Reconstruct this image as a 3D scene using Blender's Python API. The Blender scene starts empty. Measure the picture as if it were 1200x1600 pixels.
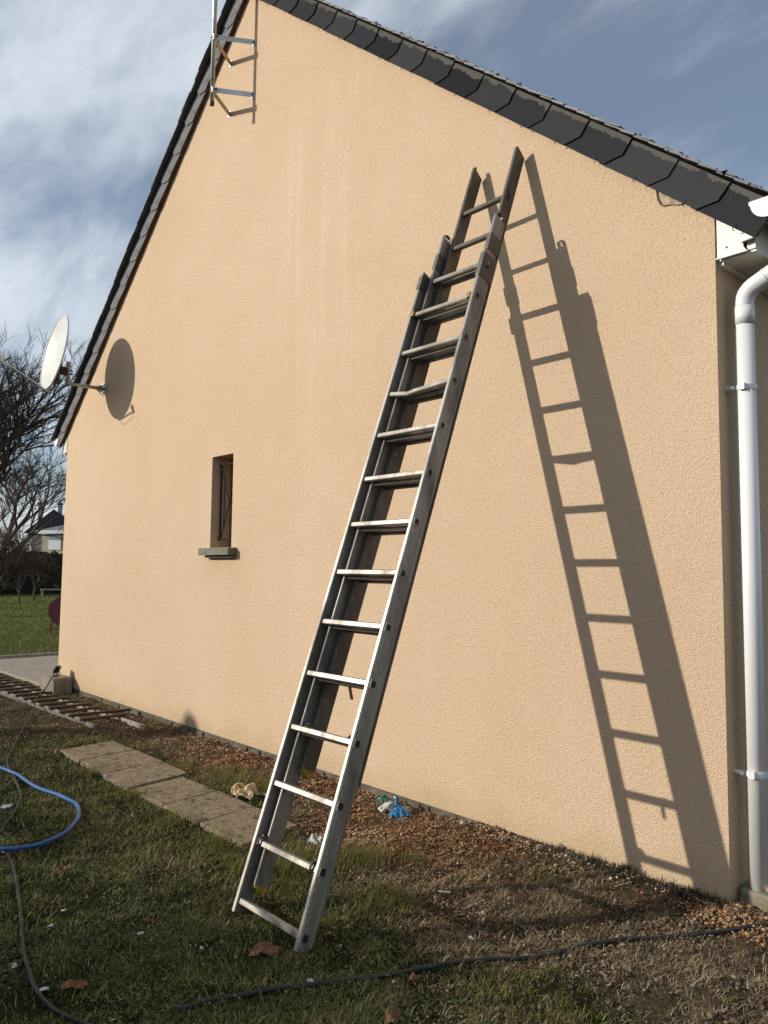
import bpy, math, random
import numpy as np
from mathutils import Vector, Matrix

random.seed(7)
rng = np.random.default_rng(11)
scene = bpy.context.scene
col = scene.collection
R = math.radians

# ------------------------------------------------------------------ camera
# World frame: X along the gable wall (right), Y into the house, Z up; wall face at y = 0
YAW, PITCH, ROLL = 0.835911, 0.0767245, 0.0105624
fw = Vector((-math.sin(YAW)*math.cos(PITCH), math.cos(YAW)*math.cos(PITCH), math.sin(PITCH)))
rt = Vector((math.cos(YAW), math.sin(YAW), 0)); up = rt.cross(fw)
r2 = rt*math.cos(ROLL)+up*math.sin(ROLL); u2 = -rt*math.sin(ROLL)+up*math.cos(ROLL)
cam = bpy.data.cameras.new('camera'); camo = bpy.data.objects.new('camera', cam); col.objects.link(camo)
m = Matrix.Identity(4)
for i in range(3):
    m[i][0] = r2[i]; m[i][1] = u2[i]; m[i][2] = -fw[i]
m[0][3], m[1][3], m[2][3] = 0.0, -3.71659, 1.55
camo.matrix_world = m
cam.sensor_fit = 'VERTICAL'; cam.sensor_height = 24.0; cam.lens = 1189.776/1600*24
cam.clip_start = 0.05; cam.clip_end = 2000
scene.camera = camo

# ------------------------------------------------------------------ light
SUN_AZ, SUN_EL = R(36.5), R(20.8)            # light travels (+x,+y,-z)
sd = Vector((math.sin(SUN_AZ)*math.cos(SUN_EL), math.cos(SUN_AZ)*math.cos(SUN_EL), -math.sin(SUN_EL)))
sun = bpy.data.lights.new('sun', 'SUN'); sun.energy = 4.6; sun.angle = R(0.55); sun.color = (1.0, 0.93, 0.82)
suno = bpy.data.objects.new('sun', sun); col.objects.link(suno)
suno.rotation_euler = sd.to_track_quat('-Z', 'Y').to_euler(); suno.location = (-10, -12, 10)

w = bpy.data.worlds.new('World'); scene.world = w; w.use_nodes = True
nt = w.node_tree; nt.nodes.clear()
def wn(t, **kw):
    n = nt.nodes.new(t)
    for k, v_ in kw.items(): setattr(n, k, v_)
    return n
sky = wn('ShaderNodeTexSky', sky_type='NISHITA'); sky.sun_disc = False
sky.sun_elevation = SUN_EL; sky.sun_rotation = math.atan2(-sd.x, -sd.y)
sky.air_density = 1.0; sky.dust_density = 1.0; sky.ozone_density = 2.6
tc = wn('ShaderNodeTexCoord'); sep = wn('ShaderNodeSeparateXYZ'); nt.links.new(tc.outputs['Generated'], sep.inputs[0])
zc = wn('ShaderNodeMath', operation='MAXIMUM'); nt.links.new(sep.outputs[2], zc.inputs[0]); zc.inputs[1].default_value = 0.0
za = wn('ShaderNodeMath', operation='ADD'); nt.links.new(zc.outputs[0], za.inputs[0]); za.inputs[1].default_value = 0.22
dx = wn('ShaderNodeMath', operation='DIVIDE'); nt.links.new(sep.outputs[0], dx.inputs[0]); nt.links.new(za.outputs[0], dx.inputs[1])
dy = wn('ShaderNodeMath', operation='DIVIDE'); nt.links.new(sep.outputs[1], dy.inputs[0]); nt.links.new(za.outputs[0], dy.inputs[1])
cmb = wn('ShaderNodeCombineXYZ'); nt.links.new(dx.outputs[0], cmb.inputs[0]); nt.links.new(dy.outputs[0], cmb.inputs[1])
mp = wn('ShaderNodeMapping'); nt.links.new(cmb.outputs[0], mp.inputs[0])
mp.inputs['Location'].default_value = (7.14, 16.33, 3.33); mp.inputs['Rotation'].default_value = (0, 0, R(60)); mp.inputs['Scale'].default_value = (1.29, 2.05, 1)
nz = wn('ShaderNodeTexNoise'); nt.links.new(mp.outputs[0], nz.inputs['Vector'])
nz.inputs['Scale'].default_value = 1.0; nz.inputs['Detail'].default_value = 7; nz.inputs['Roughness'].default_value = 0.52; nz.inputs['Distortion'].default_value = 0.25
nz2 = wn('ShaderNodeTexNoise'); nt.links.new(mp.outputs[0], nz2.inputs['Vector'])
nz2.inputs['Scale'].default_value = 0.42; nz2.inputs['Detail'].default_value = 2
mp3 = wn('ShaderNodeMapping'); nt.links.new(cmb.outputs[0], mp3.inputs[0]); mp3.inputs['Rotation'].default_value = (0, 0, R(38)); mp3.inputs['Scale'].default_value = (1.6, 5.2, 1); mp3.inputs['Location'].default_value = (2.0, 4.0, 1.0)
nz3 = wn('ShaderNodeTexNoise'); nt.links.new(mp3.outputs[0], nz3.inputs['Vector']); nz3.inputs['Scale'].default_value = 1.0; nz3.inputs['Detail'].default_value = 8; nz3.inputs['Roughness'].default_value = 0.6; nz3.inputs['Distortion'].default_value = 0.3
st3 = wn('ShaderNodeMath', operation='MULTIPLY_ADD'); nt.links.new(nz3.outputs['Fac'], st3.inputs[0]); st3.inputs[1].default_value = 0.75; nt.links.new(nz.outputs['Fac'], st3.inputs[2])
st4 = wn('ShaderNodeMath', operation='SUBTRACT'); nt.links.new(st3.outputs[0], st4.inputs[0]); st4.inputs[1].default_value = 0.36
mixn = wn('ShaderNodeMath', operation='ADD'); nt.links.new(st4.outputs[0], mixn.inputs[0]); nt.links.new(nz2.outputs['Fac'], mixn.inputs[1])
cr = wn('ShaderNodeMapRange', interpolation_type='SMOOTHSTEP'); nt.links.new(mixn.outputs[0], cr.inputs['Value'])
cr.inputs['From Min'].default_value = 0.76; cr.inputs['From Max'].default_value = 1.24; cr.inputs['To Min'].default_value = 0.15; cr.inputs['To Max'].default_value = 0.95
mixc = wn('ShaderNodeMixRGB'); nt.links.new(cr.outputs[0], mixc.inputs['Fac']); nt.links.new(sky.outputs[0], mixc.inputs['Color1'])
mixc.inputs['Color2'].default_value = (7.0, 7.6, 8.2, 1)
bg = wn('ShaderNodeBackground'); nt.links.new(mixc.outputs[0], bg.inputs['Color']); bg.inputs['Strength'].default_value = 0.11
wo = wn('ShaderNodeOutputWorld'); nt.links.new(bg.outputs[0], wo.inputs[0])

scene.render.engine = 'CYCLES'; scene.cycles.max_bounces = 6; scene.cycles.diffuse_bounces = 3; scene.cycles.transparent_max_bounces = 4
vs = scene.view_settings; vs.view_transform = 'Standard'; vs.look = 'None'; vs.exposure = 0.0; vs.gamma = 1.0; vs.use_curve_mapping = False

# ------------------------------------------------------------------ helpers
def tag(o, label=None, cat=None, group=None, kind=None):
    if label: o['label'] = label
    if cat: o['category'] = cat
    if group: o['group'] = group
    if kind: o['kind'] = kind
    return o

def empty(name, loc=(0, 0, 0)):
    o = bpy.data.objects.new(name, None); col.objects.link(o); o.location = loc; o.empty_display_size = 0.1
    return o

class MB:
    def __init__(s): s.v = []; s.f = []
    def add(s, vs_, fs):
        n = len(s.v); s.v += [tuple(a) for a in vs_]; s.f += [tuple(i+n for i in f) for f in fs]; return s
    def hexa(s, c):   # 8 corners: bottom 4 ccw, top 4 ccw
        return s.add(c, [(3, 2, 1, 0), (4, 5, 6, 7), (0, 1, 5, 4), (1, 2, 6, 5), (2, 3, 7, 6), (3, 0, 4, 7)])
    def box(s, x0, x1, y0, y1, z0, z1):
        return s.hexa([(x0, y0, z0), (x1, y0, z0), (x1, y1, z0), (x0, y1, z0), (x0, y0, z1), (x1, y0, z1), (x1, y1, z1), (x0, y1, z1)])
    def obox(s, o, U, V, W):  # box from corner o along three vectors (any handedness)
        o, U, V, W = Vector(o), Vector(U), Vector(V), Vector(W)
        if U.cross(V).dot(W) < 0: U, V = V, U
        c = [o, o+U, o+U+V, o+V]; return s.hexa(c+[p+W for p in c])
    def prism(s, poly, d):   # planar polygon extruded by d
        n = len(poly); poly = [Vector(p) for p in poly]; d = Vector(d)
        nrm = Vector((0, 0, 0))
        for i in range(n): nrm += poly[i].cross(poly[(i+1) % n])
        if nrm.dot(d) < 0: poly = poly[::-1]
        vs_ = poly+[p+d for p in poly]
        fs = [tuple(range(n))[::-1], tuple(range(n, 2*n))]+[(i, (i+1) % n, (i+1) % n+n, i+n) for i in range(n)]
        return s.add(vs_, fs)
    def tube(s, pts, rad, n=8, cap=True):
        pts = [Vector(p) for p in pts]
        if not hasattr(rad, '__len__'): rad = [rad]*len(pts)
        t0 = (pts[1]-pts[0]).normalized()
        a = t0.orthogonal().normalized()
        base = len(s.v)
        for i, p in enumerate(pts):
            if i == 0: t = t0
            elif i == len(pts)-1: t = (pts[i]-pts[i-1]).normalized()
            else: t = ((pts[i]-pts[i-1]).normalized()+(pts[i+1]-pts[i]).normalized()).normalized()
            a = (a-t*a.dot(t)).normalized(); b = t.cross(a)
            for k in range(n):
                an = 2*math.pi*k/n; q = p+(a*math.cos(an)+b*math.sin(an))*rad[i]; s.v.append(tuple(q))
        for i in range(len(pts)-1):
            for k in range(n):
                k2 = (k+1) % n; s.f.append((base+i*n+k, base+i*n+k2, base+(i+1)*n+k2, base+(i+1)*n+k))
        if cap:
            s.f.append(tuple(base+k for k in range(n))[::-1]); e = base+(len(pts)-1)*n; s.f.append(tuple(e+k for k in range(n)))
        return s
    def build(s, name, mat, parent=None, smooth=False, bevel=0, angle=None):
        me = bpy.data.meshes.new(name); me.from_pydata(s.v, [], s.f); me.update()
        o = bpy.data.objects.new(name, me); col.objects.link(o)
        if mat: me.materials.append(mat)
        if smooth:
            me.polygons.foreach_set('use_smooth', [True]*len(me.polygons))
        if bevel:
            b = o.modifiers.new('bevel', 'BEVEL'); b.width = bevel; b.segments = 2; b.limit_method = 'ANGLE'; b.angle_limit = R(40)
        if parent:
            o.parent = parent; o.matrix_parent_inverse = parent.matrix_basis.inverted()
        return o

def np_mesh(name, V, F, mat, parent=None, colr=None, loops=None, smooth=False):
    """V (n,3); F list of (k,m) int arrays of equal-sized polygons; colr (n,3) point colours."""
    me = bpy.data.meshes.new(name)
    me.vertices.add(len(V)); me.vertices.foreach_set('co', np.asarray(V, np.float32).ravel())
    idx = np.concatenate([f.ravel() for f in F]); cnt = np.concatenate([np.full(len(f), f.shape[1]) for f in F])
    st = np.concatenate([[0], np.cumsum(cnt)[:-1]])
    me.loops.add(len(idx)); me.loops.foreach_set('vertex_index', idx.astype(np.int32))
    me.polygons.add(len(cnt)); me.polygons.foreach_set('loop_start', st.astype(np.int32)); me.polygons.foreach_set('loop_total', cnt.astype(np.int32))
    me.update(calc_edges=True)
    if smooth: me.polygons.foreach_set('use_smooth', np.ones(len(cnt), bool))
    if colr is not None:
        a = me.color_attributes.new('Col', 'FLOAT_COLOR', 'POINT')
        c = np.ones((len(V), 4), np.float32); c[:, :3] = colr; a.data.foreach_set('color', c.ravel())
    me.materials.append(mat)
    o = bpy.data.objects.new(name, me); col.objects.link(o)
    if parent: o.parent = parent; o.matrix_parent_inverse = parent.matrix_basis.inverted()
    return o

def _h(i, j, s):
    n = (i*374761393+j*668265263+s*1274126177) & 0xffffffff
    n = ((n ^ (n >> 13))*1274126177) & 0xffffffff
    return ((n ^ (n >> 16)) & 0xffff)/65535.0
def vnoise(x, y, s=0):
    x = np.asarray(x, float); y = np.asarray(y, float)
    i = np.floor(x).astype(np.int64); j = np.floor(y).astype(np.int64); f = x-i; g = y-j
    f = f*f*(3-2*f); g = g*g*(3-2*g)
    return (_h(i, j, s)*(1-f)+_h(i+1, j, s)*f)*(1-g)+(_h(i, j+1, s)*(1-f)+_h(i+1, j+1, s)*f)*g
def fbm(x, y, s=0, o=4):
    t = 0; a = 0.5; tot = 0
    for k in range(o): t = t+a*vnoise(np.asarray(x)*2**k, np.asarray(y)*2**k, s+k); tot += a; a *= 0.5
    return t/tot
def sst(a, b, x): t = np.clip((np.asarray(x)-a)/(b-a), 0, 1); return t*t*(3-2*t)

def gz(x, y):   # ground height
    x = np.asarray(x, float); y = np.asarray(y, float)
    near = sst(-12.5, -11.2, x)*sst(-8, -5, y)
    z = -0.05+0.052*sst(-4.2, -2.2, x)*sst(-1.1, -0.1, y)*(1-sst(0.0, 0.3, y))
    z = z+near*((fbm(x*2.2, y*2.2, 3)-0.5)*0.05+(fbm(x*9, y*9, 9)-0.5)*0.022)
    z = z+near*sst(-1.9, -.9, y)*((fbm(x*17, y*17, 133, 3)-0.5)*0.034+(fbm(x*34, y*34, 137, 2)-0.5)*0.016)
    return z
def gzs(x, y): return float(gz(np.array([x]), np.array([y]))[0])

# ---- materials
class NT:
    def __init__(s, name):
        s.m = bpy.data.materials.new(name); s.m.use_nodes = True; s.t = s.m.node_tree; s.b = s.t.nodes['Principled BSDF']
        s.tc = s.t.nodes.new('ShaderNodeTexCoord')
    def n(s, typ, **kw):
        x = s.t.nodes.new(typ)
        for k, v_ in kw.items():
            if k in x.inputs: s.set(x.inputs[k], v_)
            else: setattr(x, k, v_)
        return x
    def set(s, inp, v_):
        if hasattr(v_, 'links') or isinstance(v_, bpy.types.NodeSocket): s.t.links.new(v_, inp)
        else: inp.default_value = v_
    def noise(s, scale, detail=3, rough=0.55, vec=None, stretch=None, dist=0):
        x = s.t.nodes.new('ShaderNodeTexNoise'); x.inputs['Scale'].default_value = scale; x.inputs['Detail'].default_value = detail
        x.inputs['Roughness'].default_value = rough; x.inputs['Distortion'].default_value = dist
        v_ = vec or s.tc.outputs['Object']
        if stretch:
            mpn = s.t.nodes.new('ShaderNodeMapping'); mpn.inputs['Scale'].default_value = stretch; s.t.links.new(v_, mpn.inputs[0]); v_ = mpn.outputs[0]
        s.t.links.new(v_, x.inputs['Vector']); return x.outputs['Fac']
    def ramp(s, fac, a, b, lo=0.0, hi=1.0):
        x = s.t.nodes.new('ShaderNodeMapRange'); x.interpolation_type = 'SMOOTHSTEP'; s.t.links.new(fac, x.inputs['Value'])
        x.inputs['From Min'].default_value = a; x.inputs['From Max'].default_value = b; x.inputs['To Min'].default_value = lo; x.inputs['To Max'].default_value = hi
        return x.outputs[0]
    def mix(s, fac, a, b, mode='MIX'):
        x = s.t.nodes.new('ShaderNodeMixRGB'); x.blend_type = mode
        for inp, v_ in ((x.inputs[0], fac), (x.inputs[1], a), (x.inputs[2], b)):
            if isinstance(v_, bpy.types.NodeSocket): s.t.links.new(v_, inp)
            elif isinstance(v_, (int, float)): inp.default_value = v_
            else: inp.default_value = (*v_, 1)
        return x.outputs[0]
    def math(s, op, a, b=0.0, c=0.0):
        x = s.t.nodes.new('ShaderNodeMath'); x.operation = op
        for inp, v_ in zip(x.inputs, (a, b, c)):
            if isinstance(v_, bpy.types.NodeSocket): s.t.links.new(v_, inp)
            else: inp.default_value = v_
        return x.outputs[0]
    def xyz(s, which='Object'):
        x = s.t.nodes.new('ShaderNodeSeparateXYZ'); s.t.links.new(s.tc.outputs[which], x.inputs[0]); return x.outputs
    def bump(s, h, dist, strength=1.0):
        x = s.t.nodes.new('ShaderNodeBump'); x.inputs['Strength'].default_value = strength; x.inputs['Distance'].default_value = dist
        s.t.links.new(h, x.inputs['Height']); s.t.links.new(x.outputs[0], s.b.inputs['Normal'])
    def base(s, c): s.set(s.b.inputs['Base Color'], c if isinstance(c, bpy.types.NodeSocket) else (*c, 1)); return s
    def rough(s, r, metal=0.0, spec=0.5):
        s.set(s.b.inputs['Roughness'], r); s.b.inputs['Metallic'].default_value = metal; s.b.inputs['Specular IOR Level'].default_value = spec; return s

def simple(name, c, rough=0.6, metal=0, var=0.25, scale=12, bump=0.0, bscale=60, spec=0.4, c2=None):
    t = NT(name); n1 = t.noise(scale, 4)
    c2 = c2 or tuple(k*(1-var) for k in c)
    t.base(t.mix(t.ramp(n1, 0.3, 0.7), c, c2)); t.rough(rough, metal, spec)
    if bump: t.bump(t.noise(bscale, 3), bump)
    return t.m

# stucco
def stucco(name):
    t = NT(name); ob = t.xyz()
    big = t.noise(0.55, 4, 0.6); streak = t.noise(1.0, 4, 0.55, stretch=(2.6, 2.6, 0.22)); mid = t.noise(6, 4)
    c = t.mix(t.ramp(big, 0.3, 0.72), (0.645, 0.470, 0.314), (0.695, 0.521, 0.360))
    # wind-washed pale runs high on the middle of the gable
    px_ = t.math('ABSOLUTE', t.math('SUBTRACT', ob[0], -5.0)); pz_ = t.math('ABSOLUTE', t.math('SUBTRACT', ob[2], 4.3))
    wash = t.math('MULTIPLY', t.ramp(px_, 0.1, 1.3, 1, 0), t.ramp(pz_, 0.5, 2.2, 1, 0)); fs = t.noise(1.0, 5, 0.6, stretch=(7, 7, 0.5))
    wash = t.math('MULTIPLY', wash, t.ramp(fs, 0.42, 0.74, 0.10, 0.62))
    c = t.mix(wash, c, (0.78, 0.62, 0.45))
    c = t.mix(t.ramp(streak, 0.56, 0.82, 0, 0.30), c, (0.725, 0.570, 0.415))
    c = t.mix(t.ramp(mid, 0.45, 0.8, 0, 0.22), c, (0.600, 0.425, 0.270))
    # faint damp run below the window sill and a splash-back tint along the foot
    gx = t.math('ABSOLUTE', t.math('SUBTRACT', ob[0], -6.42))
    under = t.math('MULTIPLY', t.ramp(gx, 0.12, 0.55, 1, 0), t.ramp(ob[2], 1.0, 1.78, 0.0, 1.0))
    under = t.math('MULTIPLY', under, t.math('LESS_THAN', ob[2], 1.76))
    under = t.math('MULTIPLY', under, t.ramp(streak, 0.3, 0.6, 0.15, 0.5))
    c = t.mix(under, c, (0.54, 0.36, 0.23))
    foot = t.math('ADD', ob[2], t.math('MULTIPLY', t.noise(3.5, 4), 0.35))
    c = t.mix(t.ramp(foot, 0.10, 0.42, 0.75, 0.0), c, (0.500, 0.375, 0.220))
    grit = t.noise(120, 4, 0.75); vor = t.n('ShaderNodeTexVoronoi'); vor.inputs['Scale'].default_value = 150; t.t.links.new(t.tc.outputs['Object'], vor.inputs['Vector'])
    c = t.mix(t.ramp(grit, 0.32, 0.54, 0.65, 0.0), c, (0.34, 0.225, 0.135))
    c = t.mix(t.ramp(vor.outputs['Distance'], 0.0, 0.38, 0.50, 0.0), c, (0.84, 0.70, 0.52))  # pale specks and dark pits paint grain highlight and shade into the colour
    c = t.mix(t.ramp(t.noise(48, 3, 0.7), 0.36, 0.52, 0.30, 0.0), c, (0.42, 0.29, 0.18))
    h = t.math('ADD', t.math('MULTIPLY', grit, 1.0), t.math('MULTIPLY', vor.outputs['Distance'], 0.55))
    h = t.math('ADD', h, t.math('MULTIPLY', t.noise(38, 2), 0.35))
    t.base(c).rough(0.92, 0, 0.15); t.bump(h, 0.0066, 1.0)
    return t.m
M = {}
M['stucco'] = stucco('stucco')
M['plinth'] = simple('cement_plinth', (0.155, 0.130, 0.098), 0.95, var=0.55, scale=9, bump=0.006, bscale=70)

def slate():
    t = NT('slate'); n1 = t.noise(4, 5, 0.6); n2 = t.noise(45, 3)
    oi = t.n('ShaderNodeObjectInfo'); c = t.mix(oi.outputs['Random'], (0.040, 0.041, 0.044), (0.060, 0.060, 0.062))
    c = t.mix(t.ramp(n1, 0.45, 0.7, 0, 0.5), c, (0.075, 0.073, 0.070)); c = t.mix(t.ramp(n2, 0.55, 0.75, 0, 0.3), c, (0.11, 0.105, 0.09))
    t.base(c).rough(0.48, 0, 0.5); t.bump(t.math('ADD', n1, t.math('MULTIPLY', n2, 0.25)), 0.004); return t.m
M['slate'] = slate()
def verge_slate():  # fibre slate with a pale weathered band along its top edge; local z = across the slate
    t = NT('verge_slate'); ob = t.xyz(); oi = t.n('ShaderNodeObjectInfo')
    vec = t.n('ShaderNodeVectorMath', operation='ADD'); t.t.links.new(t.tc.outputs['Object'], vec.inputs[0])
    rv = t.n('ShaderNodeCombineXYZ'); t.t.links.new(t.math('MULTIPLY', oi.outputs['Random'], 37.0), rv.inputs[0]); t.t.links.new(rv.outputs[0], vec.inputs[1])
    n1 = t.noise(7, 5, 0.6, vec=vec.outputs[0]); n2 = t.noise(60, 3)
    c = t.mix(oi.outputs['Random'], (0.017, 0.018, 0.021), (0.046, 0.047, 0.050))
    edge = t.math('ADD', ob[2], t.math('MULTIPLY', t.math('SUBTRACT', n1, 0.5), 0.13))
    edge = t.math('SUBTRACT', edge, t.math('MULTIPLY', oi.outputs['Random'], 0.015))
    c = t.mix(t.ramp(edge, 0.134, 0.142, 0, 0.7), c, (0.125, 0.120, 0.108))
    c = t.mix(t.ramp(n2, 0.5, 0.8, 0, 0.12), c, (0.09, 0.09, 0.085))
    t.base(c).rough(0.9, 0, 0.04); t.bump(n2, 0.0012); return t.m
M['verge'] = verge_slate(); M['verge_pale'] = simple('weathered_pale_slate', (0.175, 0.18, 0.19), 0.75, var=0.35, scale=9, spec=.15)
M['wood_brown'] = simple('brown_barge_wood', (0.16, 0.085, 0.045), 0.7, var=0.45, scale=14)
def pvc(name, c):
    t = NT(name); n = t.noise(3, 4, stretch=(1, 1, 0.35)); n2 = t.noise(40, 3)
    k = t.mix(t.ramp(n, 0.4, 0.75, 0, 0.35), c, tuple(a*0.82 for a in c)); k = t.mix(t.ramp(n2, 0.6, 0.8, 0, 0.2), k, (0.45, 0.42, 0.36))
    t.base(k).rough(0.38, 0, 0.5); return t.m
M['pvc'] = pvc('white_pvc', (0.70, 0.70, 0.69)); M['pvc_cream'] = pvc('cream_pvc', (0.64, 0.62, 0.55))
M['concrete'] = simple('concrete', (0.26, 0.225, 0.165), 0.92, var=0.35, scale=10, bump=0.004, bscale=90)
M['sill'] = simple('sill_concrete', (0.185, 0.18, 0.14), 0.9, var=0.3, scale=12, bump=0.004, bscale=80)
M['black_iron'] = simple('black_iron', (0.012, 0.011, 0.010), 0.55, 0, var=0.4)
M['frame'] = simple('brown_window_frame', (0.20, 0.13, 0.08), 0.5, var=0.2)
M['blind'] = simple('beige_blind', (0.36, 0.26, 0.16), 0.6, var=0.15, scale=3)
def glass():
    t = NT('window_glass'); t.base((0.9, 0.9, 0.88)).rough(0.03); t.b.inputs['Transmission Weight'].default_value = 1.0; t.b.inputs['IOR'].default_value = 1.45; return t.m
M['glass'] = glass()
def alu(name, c, dirt, rgh=0.42, met=0.75, k=0.55):
    t = NT(name); n1 = t.noise(5, 5, 0.65, stretch=(1, 1, 0.3)); n2 = t.noise(70, 4, 0.7); n3 = t.noise(22, 4, 0.7)
    b = t.mix(t.ramp(n1, 0.38, 0.70, 0.05, k), c, dirt); b = t.mix(t.ramp(n2, 0.56, 0.72, 0, 0.55), b, tuple(a*0.45 for a in dirt))
    b = t.mix(t.ramp(n3, 0.62, 0.74, 0, 0.6), b, (0.50, 0.47, 0.41))
    t.base(b).rough(t.ramp(n1, 0.3, 0.7, rgh, rgh+0.22), met); t.bump(n2, 0.0006); return t.m
M['alu'] = alu('weathered_aluminium', (0.36, 0.338, 0.300), (0.115, 0.100, 0.083), 0.38, 0.85, 0.85)
M['alu_dark'] = alu('grimy_aluminium', (0.145, 0.132, 0.118), (0.055, 0.049, 0.042), 0.48, 0.8)
M['alu_web'] = alu('darker_web', (0.32, 0.30, 0.275), (0.115, 0.102, 0.088), 0.50, 0.8, 0.75)
M['alu_mid'] = alu('dull_aluminium', (0.27, 0.25, 0.225), (0.10, 0.088, 0.075), 0.46, 0.85, 0.75)
M['galv'] = alu('galvanised_steel', (0.55, 0.55, 0.55), (0.33, 0.32, 0.30), 0.38, 0.85, 0.4)
M['rust'] = alu('rusty_galvanised', (0.45, 0.34, 0.18), (0.22, 0.12, 0.05), 0.6, 0.4)
M['mast'] = alu('mast_tube', (0.52, 0.54, 0.48), (0.30, 0.32, 0.26), 0.4, 0.75, 0.5)
M['yellow'] = simple('yellow_plastic', (0.42, 0.265, 0.03), 0.5, var=0.5, scale=40)
M['black_plastic'] = simple('black_plastic', (0.016, 0.016, 0.017), 0.5, var=0.3)
M['rubber'] = simple('cable_rubber', (0.013, 0.013, 0.013), 0.6, var=0.3, c2=(0.03, 0.028, 0.025), scale=30)
M['cable_grey'] = simple('cable_grey', (0.017, 0.0165, 0.016), 0.55, var=0.35, scale=30)
M['dish'] = simple('dish_paint', (0.52, 0.54, 0.54), 0.5, var=0.12, scale=5, c2=(0.45, 0.46, 0.43))
M['hose'] = simple('blue_hose', (0.018, 0.105, 0.29), 0.42, var=0.3, scale=20)
M['oldwood'] = simple('old_wood', (0.095, 0.058, 0.038), 0.85, var=0.5, scale=18, bump=0.003, bscale=50)
M['greywood'] = simple('grey_wood', (0.36, 0.31, 0.26), 0.85, var=0.45, scale=14, bump=0.003, bscale=50)
M['railwood'] = simple('rail_wood', (0.17, 0.15, 0.13), 0.8, var=0.45, scale=20)
def slab_m():
    t = NT('paving_slab'); v_ = t.n('ShaderNodeTexVoronoi'); v_.inputs['Scale'].default_value = 110; t.t.links.new(t.tc.outputs['Object'], v_.inputs['Vector'])
    n1 = t.noise(3.5, 5); n2 = t.noise(14, 4, 0.65)
    c = t.mix(t.ramp(v_.outputs['Color'], 0.2, 0.8), (0.115, 0.088, 0.058), (0.32, 0.255, 0.175))
    c = t.mix(t.ramp(n1, 0.35, 0.7, 0, 0.45), c, (0.24, 0.185, 0.12)); c = t.mix(t.ramp(n2, 0.50, 0.68, 0, 0.85), c, (0.065, 0.052, 0.030))
    t.base(c).rough(0.95, 0, 0.2); t.bump(t.math('ADD', v_.outputs['Distance'], t.math('MULTIPLY', n2, -1.2)), 0.006); return t.m
M['slab'] = slab_m()
def terrace_m():
    t = NT('aggregate'); v_ = t.n('ShaderNodeTexVoronoi'); v_.inputs['Scale'].default_value = 55; t.t.links.new(t.tc.outputs['Object'], v_.inputs['Vector'])
    c = t.mix(t.ramp(v_.outputs['Color'], 0.1, 0.9), (0.17, 0.145, 0.12), (0.42, 0.36, 0.30)); c = t.mix(t.ramp(t.noise(2.5, 5), 0.4, 0.75, 0, 0.5), c, (0.24, 0.19, 0.16))
    t.base(c).rough(0.95, 0, 0.2); t.bump(v_.outputs['Distance'], 0.008); return t.m
M['terrace'] = terrace_m()
def vcol(name, rough=0.8, spec=0.2, trans=0.0, bump=None, var=0.0, vscale=60):
    t = NT(name); a = t.n('ShaderNodeVertexColor'); a.layer_name = 'Col'; c = a.outputs[0]
    if var:
        c = t.mix(t.ramp(t.noise(vscale, 5, 0.7), 0.3, 0.7, 0, var), c, t.mix(1.0, c, (0.35, 0.33, 0.30), 'MULTIPLY'))
    t.base(c).rough(rough, 0, spec)
    if trans:
        d = t.n('ShaderNodeBsdfTranslucent'); t.t.links.new(c, d.inputs[0]); mx = t.n('ShaderNodeMixShader'); mx.inputs[0].default_value = trans
        t.t.links.new(t.b.outputs[0], mx.inputs[1]); t.t.links.new(d.outputs[0], mx.inputs[2])
        t.t.links.new(mx.outputs[0], t.t.nodes['Material Output'].inputs[0])
    if bump: t.bump(t.noise(bump[0], 5, 0.7), bump[1])
    return t.m
M['ground'] = vcol('ground_soil', 0.95, 0.1, bump=(70, 0.035), var=0.9, vscale=75)
M['blade'] = vcol('grass_blade', 0.65, 0.25, 0.22); M['chip'] = vcol('wood_chip', 0.85, 0.15)
M['leaf_dark'] = vcol('evergreen_leaf', 0.55, 0.3, 0.1); M['bark'] = simple('bark', (0.120, 0.088, 0.072), 0.9, var=0.4, scale=8)
M['hedge_core'] = simple('hedge_core', (0.012, 0.014, 0.008), 0.95)
M['paper'] = simple('white_paper', (0.62, 0.61, 0.58), 0.8, var=0.25, scale=30)
M['rag'] = simple('beige_rag', (0.60, 0.47, 0.30), 0.85, var=0.35, scale=25, c2=(0.50, 0.33, 0.16))
M['bag_blue'] = simple('blue_film', (0.02, 0.21, 0.44), 0.25, var=0.4, scale=25)
M['bag_clear'] = simple('pale_film', (0.48, 0.50, 0.49), 0.25, var=0.3, scale=30)
M['bag_green'] = simple('green_film', (0.03, 0.13, 0.09), 0.3, var=0.4, scale=25)
M['dead_leaf'] = simple('dead_leaf', (0.16, 0.065, 0.030), 0.7, var=0.45, scale=30)
M['burgundy'] = simple('burgundy_metal', (0.13, 0.013, 0.026), 0.4, var=0.25)
M['far_wall'] = simple('far_render', (0.42, 0.38, 0.31), 0.9, var=0.2, scale=1)
M['far_slate'] = simple('far_slate', (0.030, 0.031, 0.034), 0.9, var=0.3, scale=2, spec=.1)
M['far_zinc'] = simple('far_pale_slate', (0.17, 0.175, 0.18), 0.9, var=0.3, scale=2, spec=.1)
M['far_glass'] = simple('far_glass', (0.10, 0.11, 0.12), 0.15, var=0.3, scale=1)
M['moss'] = simple('moss', (0.065, 0.062, 0.040), 0.95, var=0.5, scale=50)
M['mortar'] = simple('broken_render', (0.50, 0.40, 0.29), 0.95, var=0.4, scale=30, bump=0.01, bscale=60)

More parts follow.
